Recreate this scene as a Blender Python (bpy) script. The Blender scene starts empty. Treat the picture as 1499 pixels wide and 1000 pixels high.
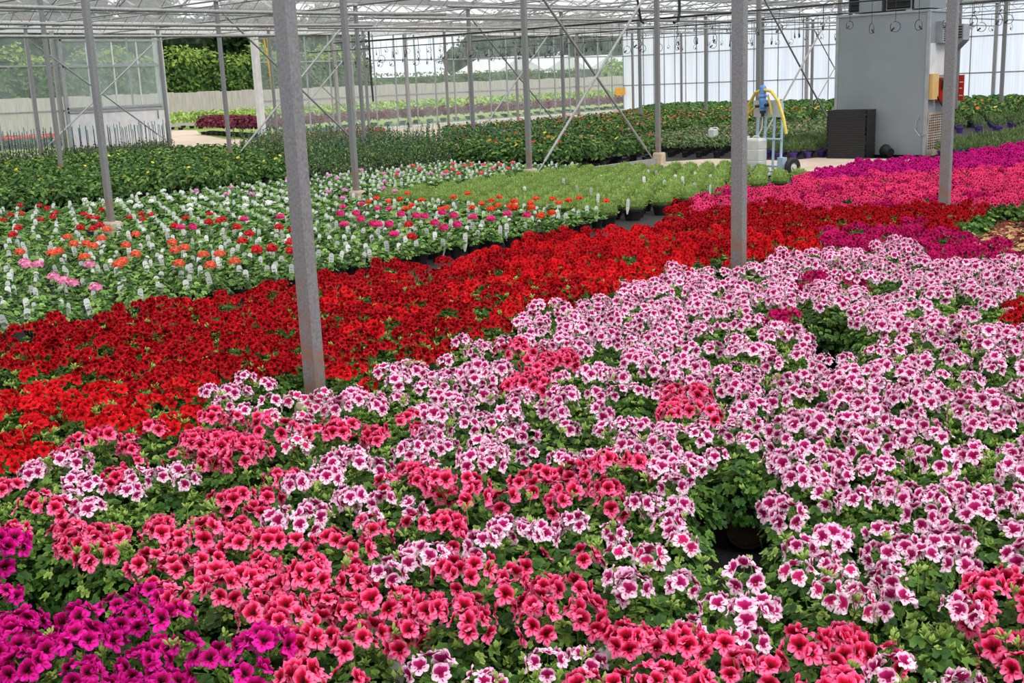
import bpy, math, random
import numpy as np
from mathutils import Matrix, Vector
random.seed(7); rng = np.random.default_rng(7)
SC = bpy.context.scene
COL = SC.collection
PI = math.pi
# ------------------------------------------------------------------ camera
F, PITCH, ROLL, YAW, CH = 1661.7, .22345, -.040903, .727262, 1.7228
def cam_axes():
    cp, sp, cy, sy = math.cos(PITCH), math.sin(PITCH), math.cos(YAW), math.sin(YAW)
    fw = np.array([-sy*cp, cy*cp, -sp]); r = np.array([cy, sy, 0.]); u = np.cross(r, fw)
    cr, sr = math.cos(ROLL), math.sin(ROLL)
    return cr*r+sr*u, -sr*r+cr*u, fw
CR, CU, CF = cam_axes()
def proj(x, y, z):
    d = np.array([x, y, z-CH]); w = d@CF
    if w < .3: return (-9999, -9999, w)
    return (749.5+F*(d@CR)/w, 500-F*(d@CU)/w, w)
def ground(px, py, z=0.):
    d = CF*F+CR*(px-749.5)+CU*(500-py); t = (z-CH)/d[2]
    return (d[0]*t, d[1]*t)
cam = bpy.data.cameras.new('camera'); co = bpy.data.objects.new('camera', cam); COL.objects.link(co)
co.matrix_world = Matrix(((CR[0], CU[0], -CF[0], 0), (CR[1], CU[1], -CF[1], 0), (CR[2], CU[2], -CF[2], CH), (0, 0, 0, 1)))
cam.lens = F/1499*36; cam.sensor_width = 36; cam.clip_end = 600; cam.clip_start = .05
SC.camera = co
# ------------------------------------------------------------------ materials
def lin(c):
    return tuple(((v/255)/12.92 if v/255 <= .04045 else ((v/255+.055)/1.055)**2.4) for v in c)+(1.,)
def newmat(name):
    m = bpy.data.materials.new(name); m.use_nodes = True
    nt = m.node_tree; nt.nodes.clear()
    out = nt.nodes.new('ShaderNodeOutputMaterial')
    return m, nt, out
def N(nt, t, **kw):
    n = nt.nodes.new(t)
    for k, v in kw.items(): setattr(n, k, v)
    return n
def ramp(nt, stops, interp='LINEAR'):
    r = N(nt, 'ShaderNodeValToRGB'); r.color_ramp.interpolation = interp
    el = r.color_ramp.elements
    el[0].position, el[0].color = stops[0][0], lin(stops[0][1])
    el[1].position, el[1].color = stops[-1][0], lin(stops[-1][1])
    for p, c in stops[1:-1]:
        e = el.new(p); e.color = lin(c)
    return r
def surf(name, c1, c2=None, scale=8, rough=.6, metal=0., bump=0., detail=4, stretch=None, spec=.5):
    m, nt, out = newmat(name)
    b = N(nt, 'ShaderNodeBsdfPrincipled'); b.inputs['Roughness'].default_value = rough; b.inputs['Metallic'].default_value = metal
    b.inputs['Specular IOR Level'].default_value = spec
    nt.links.new(b.outputs[0], out.inputs[0])
    tc = N(nt, 'ShaderNodeTexCoord'); mp = N(nt, 'ShaderNodeMapping'); nt.links.new(tc.outputs['Object'], mp.inputs[0])
    if stretch: mp.inputs['Scale'].default_value = stretch
    nz = N(nt, 'ShaderNodeTexNoise'); nz.inputs['Scale'].default_value = scale; nz.inputs['Detail'].default_value = detail
    nt.links.new(mp.outputs[0], nz.inputs[0])
    r = ramp(nt, [(.3, c1), (.7, c2 or c1)]); nt.links.new(nz.outputs[0], r.inputs[0]); nt.links.new(r.outputs[0], b.inputs['Base Color'])
    if bump:
        bp = N(nt, 'ShaderNodeBump'); bp.inputs['Strength'].default_value = bump; bp.inputs['Distance'].default_value = .01
        nt.links.new(nz.outputs[0], bp.inputs['Height']); nt.links.new(bp.outputs[0], b.inputs['Normal'])
    return m
def organic(name, stops, rough=.6, trans=.25, jitter=.16, noise=0., spec=.3):
    """colour from the 'pat' attribute, a little random per object, part of the light passing through"""
    m, nt, out = newmat(name)
    at = N(nt, 'ShaderNodeAttribute'); at.attribute_name = 'pat'
    r = ramp(nt, stops); nt.links.new(at.outputs['Fac'], r.inputs[0])
    oi = N(nt, 'ShaderNodeObjectInfo')
    mr = N(nt, 'ShaderNodeMapRange'); mr.inputs['To Min'].default_value = 1-jitter; mr.inputs['To Max'].default_value = 1+jitter
    nt.links.new(oi.outputs['Random'], mr.inputs[0])
    hs = N(nt, 'ShaderNodeHueSaturation'); nt.links.new(mr.outputs[0], hs.inputs['Value']); nt.links.new(r.outputs[0], hs.inputs['Color'])
    b = N(nt, 'ShaderNodeBsdfPrincipled'); b.inputs['Roughness'].default_value = rough; b.inputs['Specular IOR Level'].default_value = spec
    t = N(nt, 'ShaderNodeBsdfTranslucent'); mx = N(nt, 'ShaderNodeMixShader'); mx.inputs[0].default_value = trans
    nt.links.new(hs.outputs[0], b.inputs['Base Color']); nt.links.new(hs.outputs[0], t.inputs[0])
    nt.links.new(b.outputs[0], mx.inputs[1]); nt.links.new(t.outputs[0], mx.inputs[2]); nt.links.new(mx.outputs[0], out.inputs[0])
    return m
def glassy(name, col, alpha, rough_gloss=.0):
    """thin pane: mostly clear, a little milky"""
    m, nt, out = newmat(name)
    tr = N(nt, 'ShaderNodeBsdfTransparent'); d = N(nt, 'ShaderNodeBsdfDiffuse'); tl = N(nt, 'ShaderNodeBsdfTranslucent')
    d.inputs[0].default_value = lin(col); tl.inputs[0].default_value = lin(col)
    m1 = N(nt, 'ShaderNodeMixShader'); m1.inputs[0].default_value = .5
    nt.links.new(d.outputs[0], m1.inputs[1]); nt.links.new(tl.outputs[0], m1.inputs[2])
    m2 = N(nt, 'ShaderNodeMixShader')
    tc = N(nt, 'ShaderNodeTexCoord'); nz = N(nt, 'ShaderNodeTexNoise'); nz.inputs['Scale'].default_value = 1.3; nt.links.new(tc.outputs['Object'], nz.inputs[0])
    mr = N(nt, 'ShaderNodeMapRange'); mr.inputs['From Min'].default_value = .3; mr.inputs['From Max'].default_value = .7
    mr.inputs['To Min'].default_value = alpha*.6; mr.inputs['To Max'].default_value = alpha*1.4
    nt.links.new(nz.outputs[0], mr.inputs[0]); nt.links.new(mr.outputs[0], m2.inputs[0])
    nt.links.new(tr.outputs[0], m2.inputs[1]); nt.links.new(m1.outputs[0], m2.inputs[2]); nt.links.new(m2.outputs[0], out.inputs[0])
    return m
M = {}
M['steel'] = surf('galvanised_steel', (136, 136, 136), (166, 167, 168), 30, .5, .3, .1)
def rusty_steel():
    m = surf('galvanised_post_steel', (118, 118, 119), (144, 145, 146), 70, .52, .3, .12)
    nt = m.node_tree; b = [n for n in nt.nodes if n.type == 'BSDF_PRINCIPLED'][0]; r = [n for n in nt.nodes if n.type == 'VALTORGB'][0]
    tc = [n for n in nt.nodes if n.type == 'TEX_COORD'][0]
    n2 = N(nt, 'ShaderNodeTexNoise'); n2.inputs['Scale'].default_value = 7.; nt.links.new(tc.outputs['Object'], n2.inputs[0])
    sx = N(nt, 'ShaderNodeSeparateXYZ'); nt.links.new(tc.outputs['Object'], sx.inputs[0])
    mr = N(nt, 'ShaderNodeMapRange'); mr.inputs['From Min'].default_value = 1.1; mr.inputs['From Max'].default_value = .5
    nt.links.new(sx.outputs['Z'], mr.inputs[0])
    r2 = ramp(nt, [(.48, (0, 0, 0)), (.68, (255, 255, 255))]); nt.links.new(n2.outputs[0], r2.inputs[0])
    mu = N(nt, 'ShaderNodeMath', operation='MULTIPLY'); nt.links.new(r2.outputs[0], mu.inputs[0]); nt.links.new(mr.outputs[0], mu.inputs[1])
    mx = N(nt, 'ShaderNodeMix', data_type='RGBA'); nt.links.new(mu.outputs[0], mx.inputs[0]); nt.links.new(r.outputs[0], mx.inputs[6]); mx.inputs[7].default_value = lin((150, 110, 85))
    nt.links.new(mx.outputs[2], b.inputs['Base Color'])
    return m
M['post'] = rusty_steel()
M['white_paint'] = surf('white_painted_aluminium', (190, 193, 195), (208, 210, 212), 5, .5)
M['alu'] = surf('grey_aluminium', (140, 145, 148), (160, 165, 168), 5, .45, .2)
M['concrete'] = surf('cream_concrete', (176, 160, 138), (200, 186, 165), 14, .9, 0, .3)
M['path'] = surf('pale_concrete_path', (176, 158, 140), (198, 182, 166), 1.2, .9, 0, .1)
M['mat'] = surf('black_weed_mat', (22, 22, 24), (40, 40, 42), 60, .8, 0, .2)
M['tin'] = surf('grey_sheet_metal', (128, 136, 142), (135, 143, 149), 2, .55, .15)
M['dark'] = surf('dark_recess', (14, 14, 15), (22, 22, 24), 20, .7)
M['black_plastic'] = surf('black_plastic', (20, 20, 22), (32, 32, 35), 30, .45)
M['purple_plastic'] = surf('purple_plastic', (58, 40, 105), (78, 55, 130), 30, .45)
M['soil'] = surf('potting_soil', (40, 28, 20), (62, 46, 34), 90, .95, 0, .5)
M['tag'] = surf('white_tag_plastic', (206, 208, 208), (224, 226, 226), 20, .45)
M['tag_print'] = surf('grey_tag_print', (120, 122, 125), (150, 150, 150), 20, .6)
M['yellow'] = surf('yellow_hose', (205, 180, 70), (222, 200, 95), 10, .5)
M['yellow_paint'] = surf('yellow_paint', (190, 160, 40), (205, 175, 60), 10, .5)
M['blue_frame'] = surf('pale_blue_paint', (150, 178, 200), (170, 195, 212), 10, .45)
M['blue'] = surf('blue_plastic', (84, 134, 200), (110, 158, 216), 10, .35)
M['jerry'] = surf('white_translucent_plastic', (190, 192, 190), (212, 212, 208), 6, .45)
M['orange'] = surf('orange_card', (225, 150, 35), (235, 165, 50), 10, .6)
M['red_plastic'] = surf('red_plastic', (185, 38, 22), (200, 48, 30), 10, .45)
M['tan'] = surf('tan_painted_box', (196, 160, 96), (208, 172, 108), 10, .55)
M['rubber'] = surf('black_rubber', (24, 24, 26), (36, 36, 38), 30, .7)
M['hose'] = surf('black_irrigation_hose', (26, 27, 28), (40, 42, 42), 30, .5)
M['wood'] = surf('grey_weathered_fence', (150, 143, 140), (184, 177, 172), 1.5, .85, 0, .2, 5, (1, 9, .6))
M['lawn'] = surf('lawn_grass', (92, 118, 50), (140, 158, 78), .8, .95, 0, .3, 8)
M['rust'] = surf('rusted_panel', (150, 110, 75), (175, 172, 165), 5, .7)
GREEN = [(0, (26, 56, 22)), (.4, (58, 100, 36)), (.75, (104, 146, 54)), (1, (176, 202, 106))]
M['leaf'] = organic('pelargonium_leaf', GREEN, .5, .22)
M['leaf_ger'] = organic('geranium_leaf', [(0, (40, 74, 32)), (.5, (80, 122, 54)), (1, (146, 180, 92))], .5, .22)
M['leaf_light'] = organic('pale_green_leaf', [(0, (92, 122, 54)), (.5, (146, 174, 88)), (1, (190, 210, 122))], .6, .25, .06)
M['leaf_dark'] = organic('dark_bushy_leaf', [(0, (28, 56, 25)), (.6, (68, 108, 46)), (1, (130, 160, 78))], .55, .2)
M['leaf_stake'] = organic('blue_green_leaf', [(0, (60, 78, 46)), (.6, (96, 120, 74)), (1, (146, 164, 108))], .6, .2)
M['leaf_red'] = organic('reddish_leaf', [(0, (96, 48, 42)), (.5, (150, 82, 68)), (1, (190, 140, 110))], .6, .2)
M['leaf_purple'] = organic('purple_leaf', [(0, (62, 18, 34)), (.6, (112, 30, 56)), (1, (150, 52, 84))], .5, .2)
M['leaf_grey'] = organic('grey_green_leaf', [(0, (66, 88, 50)), (.6, (102, 126, 74)), (1, (140, 158, 104))], .6, .2)
M['leaf_heuchera'] = organic('heuchera_leaf', [(0, (86, 26, 34)), (.45, (140, 62, 56)), (.62, (178, 138, 90)), (1, (200, 176, 116))], .5, .2, .25)
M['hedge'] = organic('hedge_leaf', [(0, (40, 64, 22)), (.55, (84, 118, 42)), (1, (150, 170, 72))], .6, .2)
M['tree'] = organic('tree_leaf', [(0, (28, 46, 24)), (1, (70, 96, 46))], .6, .2)
M['teal'] = surf('teal_tape', (40, 92, 96), (60, 120, 120), 20, .6)
PET = {  # margin colour -> blotch -> throat
 'pinkwhite': [(0, (252, 222, 240)), (.34, (244, 186, 220)), (.45, (190, 40, 118)), (.75, (150, 12, 74)), (1, (104, 6, 40))],
 'whitepink': [(0, (244, 226, 236)), (.30, (240, 204, 222)), (.42, (216, 40, 118)), (1, (180, 20, 84))],
 'coral':     [(0, (254, 128, 176)), (.32, (246, 80, 134)), (.45, (210, 20, 66)), (.66, (144, 4, 26)), (.85, (44, 2, 10)), (1, (30, 1, 6))],
 'scarlet':   [(0, (224, 32, 44)), (.38, (206, 16, 28)), (.68, (150, 8, 14)), (.9, (40, 2, 6)), (1, (30, 2, 5))],
 'crimson':   [(0, (206, 20, 38)), (.30, (172, 8, 22)), (.55, (116, 4, 12)), (.8, (30, 1, 5)), (1, (20, 1, 4))],
 'magenta':   [(0, (232, 40, 170)), (.3, (208, 20, 132)), (.55, (144, 6, 64)), (.78, (34, 2, 14)), (1, (24, 2, 10))],
 'hotpink':   [(0, (248, 98, 156)), (.32, (234, 48, 112)), (.6, (168, 12, 56)), (.85, (60, 4, 20)), (1, (50, 4, 16))],
 'cerise':    [(0, (216, 30, 122)), (.40, (182, 14, 88)), (.7, (112, 8, 44)), (1, (40, 2, 14))],
}
for k, v in PET.items(): M['petal_'+k] = organic('petal_'+k, v, .7, .2, .12, spec=.08)
UMB = {'red': ((196, 22, 34), (226, 40, 48)), 'salmon': ((236, 92, 62), (248, 128, 96)), 'pink': ((236, 132, 182), (246, 176, 208)), 'white': ((236, 240, 234), (252, 252, 248)),
       'hotpink': ((220, 34, 116), (240, 64, 146)), 'orange': ((226, 56, 24), (244, 84, 40)), 'mauve': ((222, 130, 196), (238, 168, 216)), 'coralpink': ((232, 74, 92), (246, 112, 122))}
for k, (a, b) in UMB.items(): M['umbel_'+k] = organic('umbel_'+k, [(0, a), (1, b)], .6, .25, .05)
M['fl_orange'] = organic('orange_petals', [(0, (214, 104, 30)), (1, (238, 140, 44))]); M['fl_yellow'] = organic('yellow_petals', [(0, (222, 196, 40)), (1, (242, 224, 84))])
M['fl_red'] = organic('rust_red_petals', [(0, (150, 34, 24)), (1, (190, 52, 36))]); M['fl_pink'] = organic('pink_petals', [(0, (206, 92, 124)), (1, (232, 150, 172))])
M['fl_bed'] = organic('red_bedding_petals', [(0, (206, 60, 66)), (1, (232, 104, 104))])
M['pane'] = glassy('clear_wall_glass', (206, 220, 222), .13)
M['roofpane'] = glassy('roof_glass', (246, 248, 250), .09)
def poly_mat():
    m, nt, out = newmat('white_polycarbonate')
    d = N(nt, 'ShaderNodeBsdfDiffuse'); t = N(nt, 'ShaderNodeBsdfTranslucent'); mx = N(nt, 'ShaderNodeMixShader'); mx.inputs[0].default_value = .86
    tc = N(nt, 'ShaderNodeTexCoord'); mp = N(nt, 'ShaderNodeMapping'); mp.inputs['Scale'].default_value = (14, 1, .25); nt.links.new(tc.outputs['Object'], mp.inputs[0])
    nz = N(nt, 'ShaderNodeTexNoise'); nz.inputs['Scale'].default_value = 1.2; nt.links.new(mp.outputs[0], nz.inputs[0])
    r = ramp(nt, [(.3, (236, 240, 245)), (.7, (250, 252, 254))]); nt.links.new(nz.outputs[0], r.inputs[0])
    nt.links.new(r.outputs[0], d.inputs[0]); nt.links.new(r.outputs[0], t.inputs[0])
    nt.links.new(d.outputs[0], mx.inputs[1]); nt.links.new(t.outputs[0], mx.inputs[2]); nt.links.new(mx.outputs[0], out.inputs[0])
    return m
M['poly'] = poly_mat()
# ------------------------------------------------------------------ mesh builder
class MB:
    def __init__(s): s.v = []; s.f = []; s.m = []; s.p = []; s.n = 0; s.mats = []
    def mi(s, mat):
        mat = M[mat] if isinstance(mat, str) else mat
        if mat not in s.mats: s.mats.append(mat)
        return s.mats.index(mat)
    def add(s, v, f, mat, p=None):
        v = np.asarray(v, float); k = s.mi(mat)
        s.v.append(v); s.f.extend([tuple(i+s.n for i in q) for q in f]); s.m.extend([k]*len(f))
        s.p.append(np.full(len(v), .5) if p is None else (np.full(len(v), float(p)) if np.isscalar(p) else np.asarray(p, float)))
        s.n += len(v); return s
    def box(s, lo, hi, mat, p=None):
        (a, b, c), (d, e, g) = lo, hi
        v = [(a,b,c),(d,b,c),(d,e,c),(a,e,c),(a,b,g),(d,b,g),(d,e,g),(a,e,g)]
        return s.add(v, [(0,3,2,1),(4,5,6,7),(0,1,5,4),(1,2,6,5),(2,3,7,6),(3,0,4,7)], mat, p)
    def tube(s, pts, r, mat, n=8, caps=True, p=None):
        pts = [np.array(q, float) for q in pts]; k = len(pts); V = []
        rr = r if hasattr(r, '__len__') else [r]*k
        ref = None
        for i, q in enumerate(pts):
            d = pts[min(i+1, k-1)]-pts[max(i-1, 0)]; d = d/(np.linalg.norm(d)+1e-12)
            if ref is None:
                ref = np.cross(d, (0, 0, 1.)) if abs(d[2]) < .95 else np.cross(d, (1., 0, 0))
            a = ref-d*(ref@d); a /= np.linalg.norm(a)+1e-12; ref = a; b = np.cross(d, a)
            for j in range(n):
                t = 2*PI*j/n; V.append(q+rr[i]*(math.cos(t)*a+math.sin(t)*b))
        Fc = [(i*n+j, i*n+(j+1)%n, (i+1)*n+(j+1)%n, (i+1)*n+j) for i in range(k-1) for j in range(n)]
        if caps: Fc += [tuple(range(n))[::-1], tuple(range((k-1)*n, k*n))]
        return s.add(V, Fc, mat, p)
    def lathe(s, prof, mat, n=16, at=(0,0,0), axis=None, p=None):
        V = []
        for r, z in prof:
            for j in range(n):
                t = 2*PI*j/n; V.append((r*math.cos(t), r*math.sin(t), z))
        V = np.array(V)
        if axis == 'x': V = V[:, [2, 0, 1]]
        if axis == 'y': V = V[:, [1, 2, 0]]
        V = V+np.array(at)
        Fc = [(i*n+j, i*n+(j+1)%n, (i+1)*n+(j+1)%n, (i+1)*n+j) for i in range(len(prof)-1) for j in range(n)]
        return s.add(V, Fc, mat, p)
    def merge(s, o, T=None):
        for v, p in zip(o.v, o.p):
            pass
        V = np.concatenate(o.v); 
        if T is not None: V = V@T[0].T+T[1]
        remap = [s.mi(m) for m in o.mats]
        s.v.append(V); s.p.append(np.concatenate(o.p)); n = s.n
        s.f.extend([tuple(i+n for i in q) for q in o.f]); s.m.extend([remap[k] for k in o.m]); s.n += len(V)
        return s
    def mesh(s, name):
        me = bpy.data.meshes.new(name); me.from_pydata(np.concatenate(s.v).tolist(), [], s.f)
        for m in s.mats: me.materials.append(m)
        me.polygons.foreach_set('material_index', s.m)
        a = me.attributes.new('pat', 'FLOAT', 'POINT'); a.data.foreach_set('value', np.concatenate(s.p).astype(np.float32))
        me.update(); return me
    def obj(s, name, parent=None, loc=(0,0,0)):
        return link(name, s.mesh(name), parent, loc)
def link(name, data, parent=None, loc=(0,0,0)):
    o = bpy.data.objects.new(name, data); COL.objects.link(o); o.location = loc
    if parent: o.parent = parent
    return o
def tag(o, label, cat, group=None, kind=None):
    o['label'] = label; o['category'] = cat
    if group: o['group'] = group
    if kind: o['kind'] = kind
    return o
def empty(name, loc, rz=0):
    o = bpy.data.objects.new(name, None); COL.objects.link(o); o.location = loc; o.rotation_euler = (0, 0, rz); o.empty_display_size = .1; return o
def struct(o):
    o['kind'] = 'structure'; return o
def frame(z, up=(0, 0, 1)):
    z = np.array(z, float); z /= np.linalg.norm(z); up = np.array(up, float)
    x = np.cross(up, z)
    if np.linalg.norm(x) < 1e-3: x = np.cross((0, 1., 0), z)
    x /= np.linalg.norm(x); y = np.cross(z, x)
    return np.stack([x, y, z], 1)
def rotz(a): return np.array([[math.cos(a), -math.sin(a), 0], [math.sin(a), math.cos(a), 0], [0, 0, 1.]])
# ------------------------------------------------------------------ plant pieces
def flower_arrays(R=.0265, nt_=5, ns=5):
    V, Fc, Pt = [], [], []
    ts = np.linspace(.06, 1, nt_); ss = np.linspace(-1, 1, ns)
    for pi, ang in enumerate((62, 118, 190, 270, 350)):
        upper = pi < 2; a = math.radians(ang+random.uniform(-5, 5)); W = R*(.60 if upper else .43)*random.uniform(.92, 1.08); L = R*(1.02 if upper else .98)*random.uniform(.93, 1.07)
        ph = random.uniform(0, 6.28); n0 = len(V)
        for t in ts:
            for s_ in ss:
                wd = W*(.12+.88*math.sin(min(t/.80, 1)*PI/2)**1.3)*(1 if t < .95 else .74)
                x = t*L*(1-.16*s_*s_*t)*(1+.05*math.sin(5*s_+ph)*t); y = s_*wd
                z = R*(.42*t-.16*t*t)+R*.15*math.sin(3.6*s_+ph)*t*t+(R*.22*t if upper else -R*.16*t*t) + .0006*pi
                V.append((x*math.cos(a)-y*math.sin(a), x*math.sin(a)+y*math.cos(a), z))
                m = max(t**1.3, abs(s_)*.9*t**.4)
                if upper: pv = 1.0-.92*m
                else:
                    pv = max(0, 1.0-2.2*t)
                    if abs(s_) < .3 and .4 < t < .75: pv = max(pv, .58)
                Pt.append(min(1, max(0, pv)))
        for i in range(nt_-1):
            for j in range(ns-1):
                q = n0+i*ns+j; Fc.append((q, q+1, q+ns+1, q+ns))
    return np.array(V), Fc, np.array(Pt)
FLOWERS = [flower_arrays() for _ in range(6)]
FLOWERS_LO = [flower_arrays(nt_=3, ns=3) for _ in range(4)]
def head_mb(col, nfl=7, r=.042, stem=.07, lo=False):
    """one umbel: flowers over a dome, facing outwards, on a green stalk"""
    mb = MB(); lib = FLOWERS_LO if lo else FLOWERS
    ph = random.uniform(0, 6.28)
    for i in range(nfl):
        th = math.radians(12+72*math.sqrt((i+.3)/nfl))+random.uniform(-.12, .12); az = ph+i*2.399+random.uniform(-.2, .2)
        d = np.array([math.sin(th)*math.cos(az), math.sin(th)*math.sin(az), math.cos(th)])
        c = d*r*np.array([1.1, 1.1, .8])*random.uniform(.9, 1.12)
        dd = d+np.array([0, 0, .15])+np.array([random.uniform(-.15, .15) for _ in range(3)])
        R_ = frame(dd, (random.uniform(-.3, .3), random.uniform(-.3, .3), 1))
        v, f, p = random.choice(lib); sc = random.uniform(.88, 1.1)
        mb.add((v*sc)@R_.T+c, f, 'petal_'+col, p)
        if not lo: mb.tube([(0, 0, -.02), c*.9], .0013, 'leaf', 3, False, .7)
    mb.tube([(0, 0, -.02), (0, 0, -.02-stem)], .002, 'leaf', 4, False, .6)
    return mb
def leaf_add(mb, c, nrm, r, tone, mat, lobes=6, up=(0, 0, 1), wav=.12):
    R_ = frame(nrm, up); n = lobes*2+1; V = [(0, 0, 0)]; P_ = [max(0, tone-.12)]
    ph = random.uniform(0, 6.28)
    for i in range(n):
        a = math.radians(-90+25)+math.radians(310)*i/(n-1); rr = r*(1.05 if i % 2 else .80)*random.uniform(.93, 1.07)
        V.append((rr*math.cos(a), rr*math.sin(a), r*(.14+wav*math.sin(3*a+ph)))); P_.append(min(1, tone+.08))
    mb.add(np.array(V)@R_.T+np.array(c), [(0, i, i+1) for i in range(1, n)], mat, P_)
def foliage_mb(nl=170, rad=.165, h=.17, cz=.165, lr=(.02, .033), mat='leaf', lobes=6, young=.25, shoots=0):
    mb = MB()
    for i in range(nl):
        u = random.random(); z = -.3+1.3*u; az = random.uniform(0, 2*PI); s_ = math.sqrt(max(0, 1-z*z)); k = random.uniform(.62, 1.04)
        c = (rad*s_*math.cos(az)*k, rad*s_*math.sin(az)*k, cz+h*z*k)
        nrm = np.array([s_*math.cos(az)*.8, s_*math.sin(az)*.8, max(z, 0)+.45])+np.array([random.gauss(0, .28) for _ in range(3)])
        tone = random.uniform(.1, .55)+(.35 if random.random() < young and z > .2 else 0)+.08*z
        leaf_add(mb, c, nrm, random.uniform(*lr)*(.75 if tone > .6 else 1), tone, mat, lobes)
    for i in range(shoots):   # upright pale young shoots on the top
        az = random.uniform(0, 2*PI); q = random.uniform(.1, .85)*rad
        bx, by = q*math.cos(az), q*math.sin(az); bz = cz+h*math.sqrt(max(.05, 1-(q/rad)**2))*.95
        for j in range(5):
            a2 = random.uniform(0, 6.28); el = random.uniform(.4, 1.3)
            d = np.array([math.cos(a2)*math.cos(el), math.sin(a2)*math.cos(el), math.sin(el)]); L = random.uniform(.016, .028)
            side = np.cross(d, (0, 0, 1.)); side = side/(np.linalg.norm(side)+1e-6)*L*.28
            b = np.array([bx, by, bz])
            mb.add([b, b+d*L*.5+side, b+d*L, b+d*L*.5-side], [(0, 1, 2, 3)], mat, [.7, .85, 1, .85])
    return mb
def pot_mb(r=.078, h=.135, mat='black_plastic', n=20):
    mb = MB()
    mb.lathe([(.0005, 0), (r*.74, 0), (r*.95, h*.80), (r*1.04, h*.80), (r*1.06, h*.98), (r*1.02, h), (r*.95, h), (r*.93, h*.86)], mat, n)
    mb.lathe([(r*.93, h*.86), (r*.5, h*.89), (.0005, h*.88)], 'soil', n)
    return mb
def bud_mb():
    mb = MB()
    mb.tube([(0, 0, -.05), (0, 0, 0)], .0018, 'leaf', 4, False, .75)
    for i in range(random.randint(5, 8)):
        a = random.uniform(0, 6.28); el = random.uniform(.35, 1.4); d = np.array([math.cos(a)*math.cos(el), math.sin(a)*math.cos(el), math.sin(el)])
        L = random.uniform(.022, .034)
        mb.tube([(0, 0, 0), d*L*.35, d*L*.6, d*L*.85, d*L], [.0012, .0014, .0042, .0034, .0006], 'leaf', 5, False, [.8]*5+[.85]*5+[.95]*5+[.9]*5+[1]*5)
    return mb
TAGN = 0
def tag_mb(w=.045, h=.16, z0=.10):
    """plant label with a round top, thin, standing on its stake"""
    mb = MB(); pts = [(-w*.18, 0), (w*.18, 0), (w*.5, h*.35)]
    pts += [(w*.5*math.cos(a), h-w*.5+w*.5*math.sin(a)) for a in np.linspace(0, PI, 9)]+[(-w*.5, h*.35)]
    n = len(pts); V = [(x, -.0006, z0+z) for x, z in pts]+[(x, .0006, z0+z) for x, z in pts]
    Fc = [tuple(range(n)), tuple(range(2*n-1, n-1, -1))]+[(i, (i+1) % n, n+(i+1) % n, n+i) for i in range(n)]
    mb.add(V, Fc, 'tag')
    for k in range(3):
        z = z0+h*(.5+.13*k)
        for sgn in (-1, 1): mb.add([(-w*.3, sgn*.0011, z), (w*.3, sgn*.0011, z), (w*.3, sgn*.0011, z+.006), (-w*.3, sgn*.0011, z+.006)], [(0, 1, 2, 3)], 'tag_print')
    return mb
def umbel_mb(col, r=.047, n=60):
    mb = MB()
    for i in range(n):
        z = -.25+1.22*random.random(); z = min(z, .99); az = i*2.399; s_ = math.sqrt(max(0, 1-z*z)); d = np.array([s_*math.cos(az), s_*math.sin(az), z])
        c = d*np.array([r, r, r*.8])*random.uniform(.85, 1.05); R_ = frame(d+np.array([random.gauss(0, .25) for _ in range(3)])); q = r*.33; t = random.random()
        V = np.array([(q*math.cos(a)*(1 if k % 2 else .72), q*math.sin(a)*(1 if k % 2 else .72), q*.15*(k % 2)) for k, a in enumerate(np.linspace(0, 2*PI, 11)[:-1])])
        mb.add(V@R_.T+c, [tuple(range(10))], 'umbel_'+col, t)
    mb.lathe([(.0005, -r*.3), (r*.7, -r*.1), (r*.75, r*.2), (.0005, r*.42)], 'umbel_'+col, 8, p=.1)
    mb.tube([(0, 0, -.01), (0, 0, -.13)], .002, 'leaf_ger', 4, False, .7)
    return mb
def inside(x, y, poly):
    r = False; n = len(poly); j = n-1
    for i in range(n):
        (xi, yi), (xj, yj) = poly[i], poly[j]
        if (yi > y) != (yj > y) and x < (xj-xi)*(y-yi)/(yj-yi)+xi: r = not r
        j = i
    return r
# ------------------------------------------------------------------ posts (positions are needed by the planting)
ROWY = {0: [3.33+4*k for k in range(3)], 1: [3.25+4*k for k in range(1, 12)], 2: [3.19+4*k for k in range(2, 12)], 3: [3.19+4*k for k in range(3, 12)]}
ROWX = {0: -4.25, 1: -13.0, 2: -21.74, 3: -30.5}
POSTS = [(r, k, ROWX[r], y) for r in ROWY for k, y in enumerate(ROWY[r])]
def clear_of_posts(x, y, d=.2): return all((x-a)**2+(y-b)**2 > d*d for _, _, a, b in POSTS)
W3 = ['first', 'second', 'third', 'fourth', 'fifth', 'sixth', 'seventh', 'eighth', 'ninth', 'tenth', 'eleventh', 'twelfth', 'thirteenth', 'fourteenth', 'fifteenth', 'sixteenth', 'seventeenth', 'eighteenth', 'nineteenth', 'twentieth']
def nth(i): return W3[i] if i < 20 else None
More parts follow.
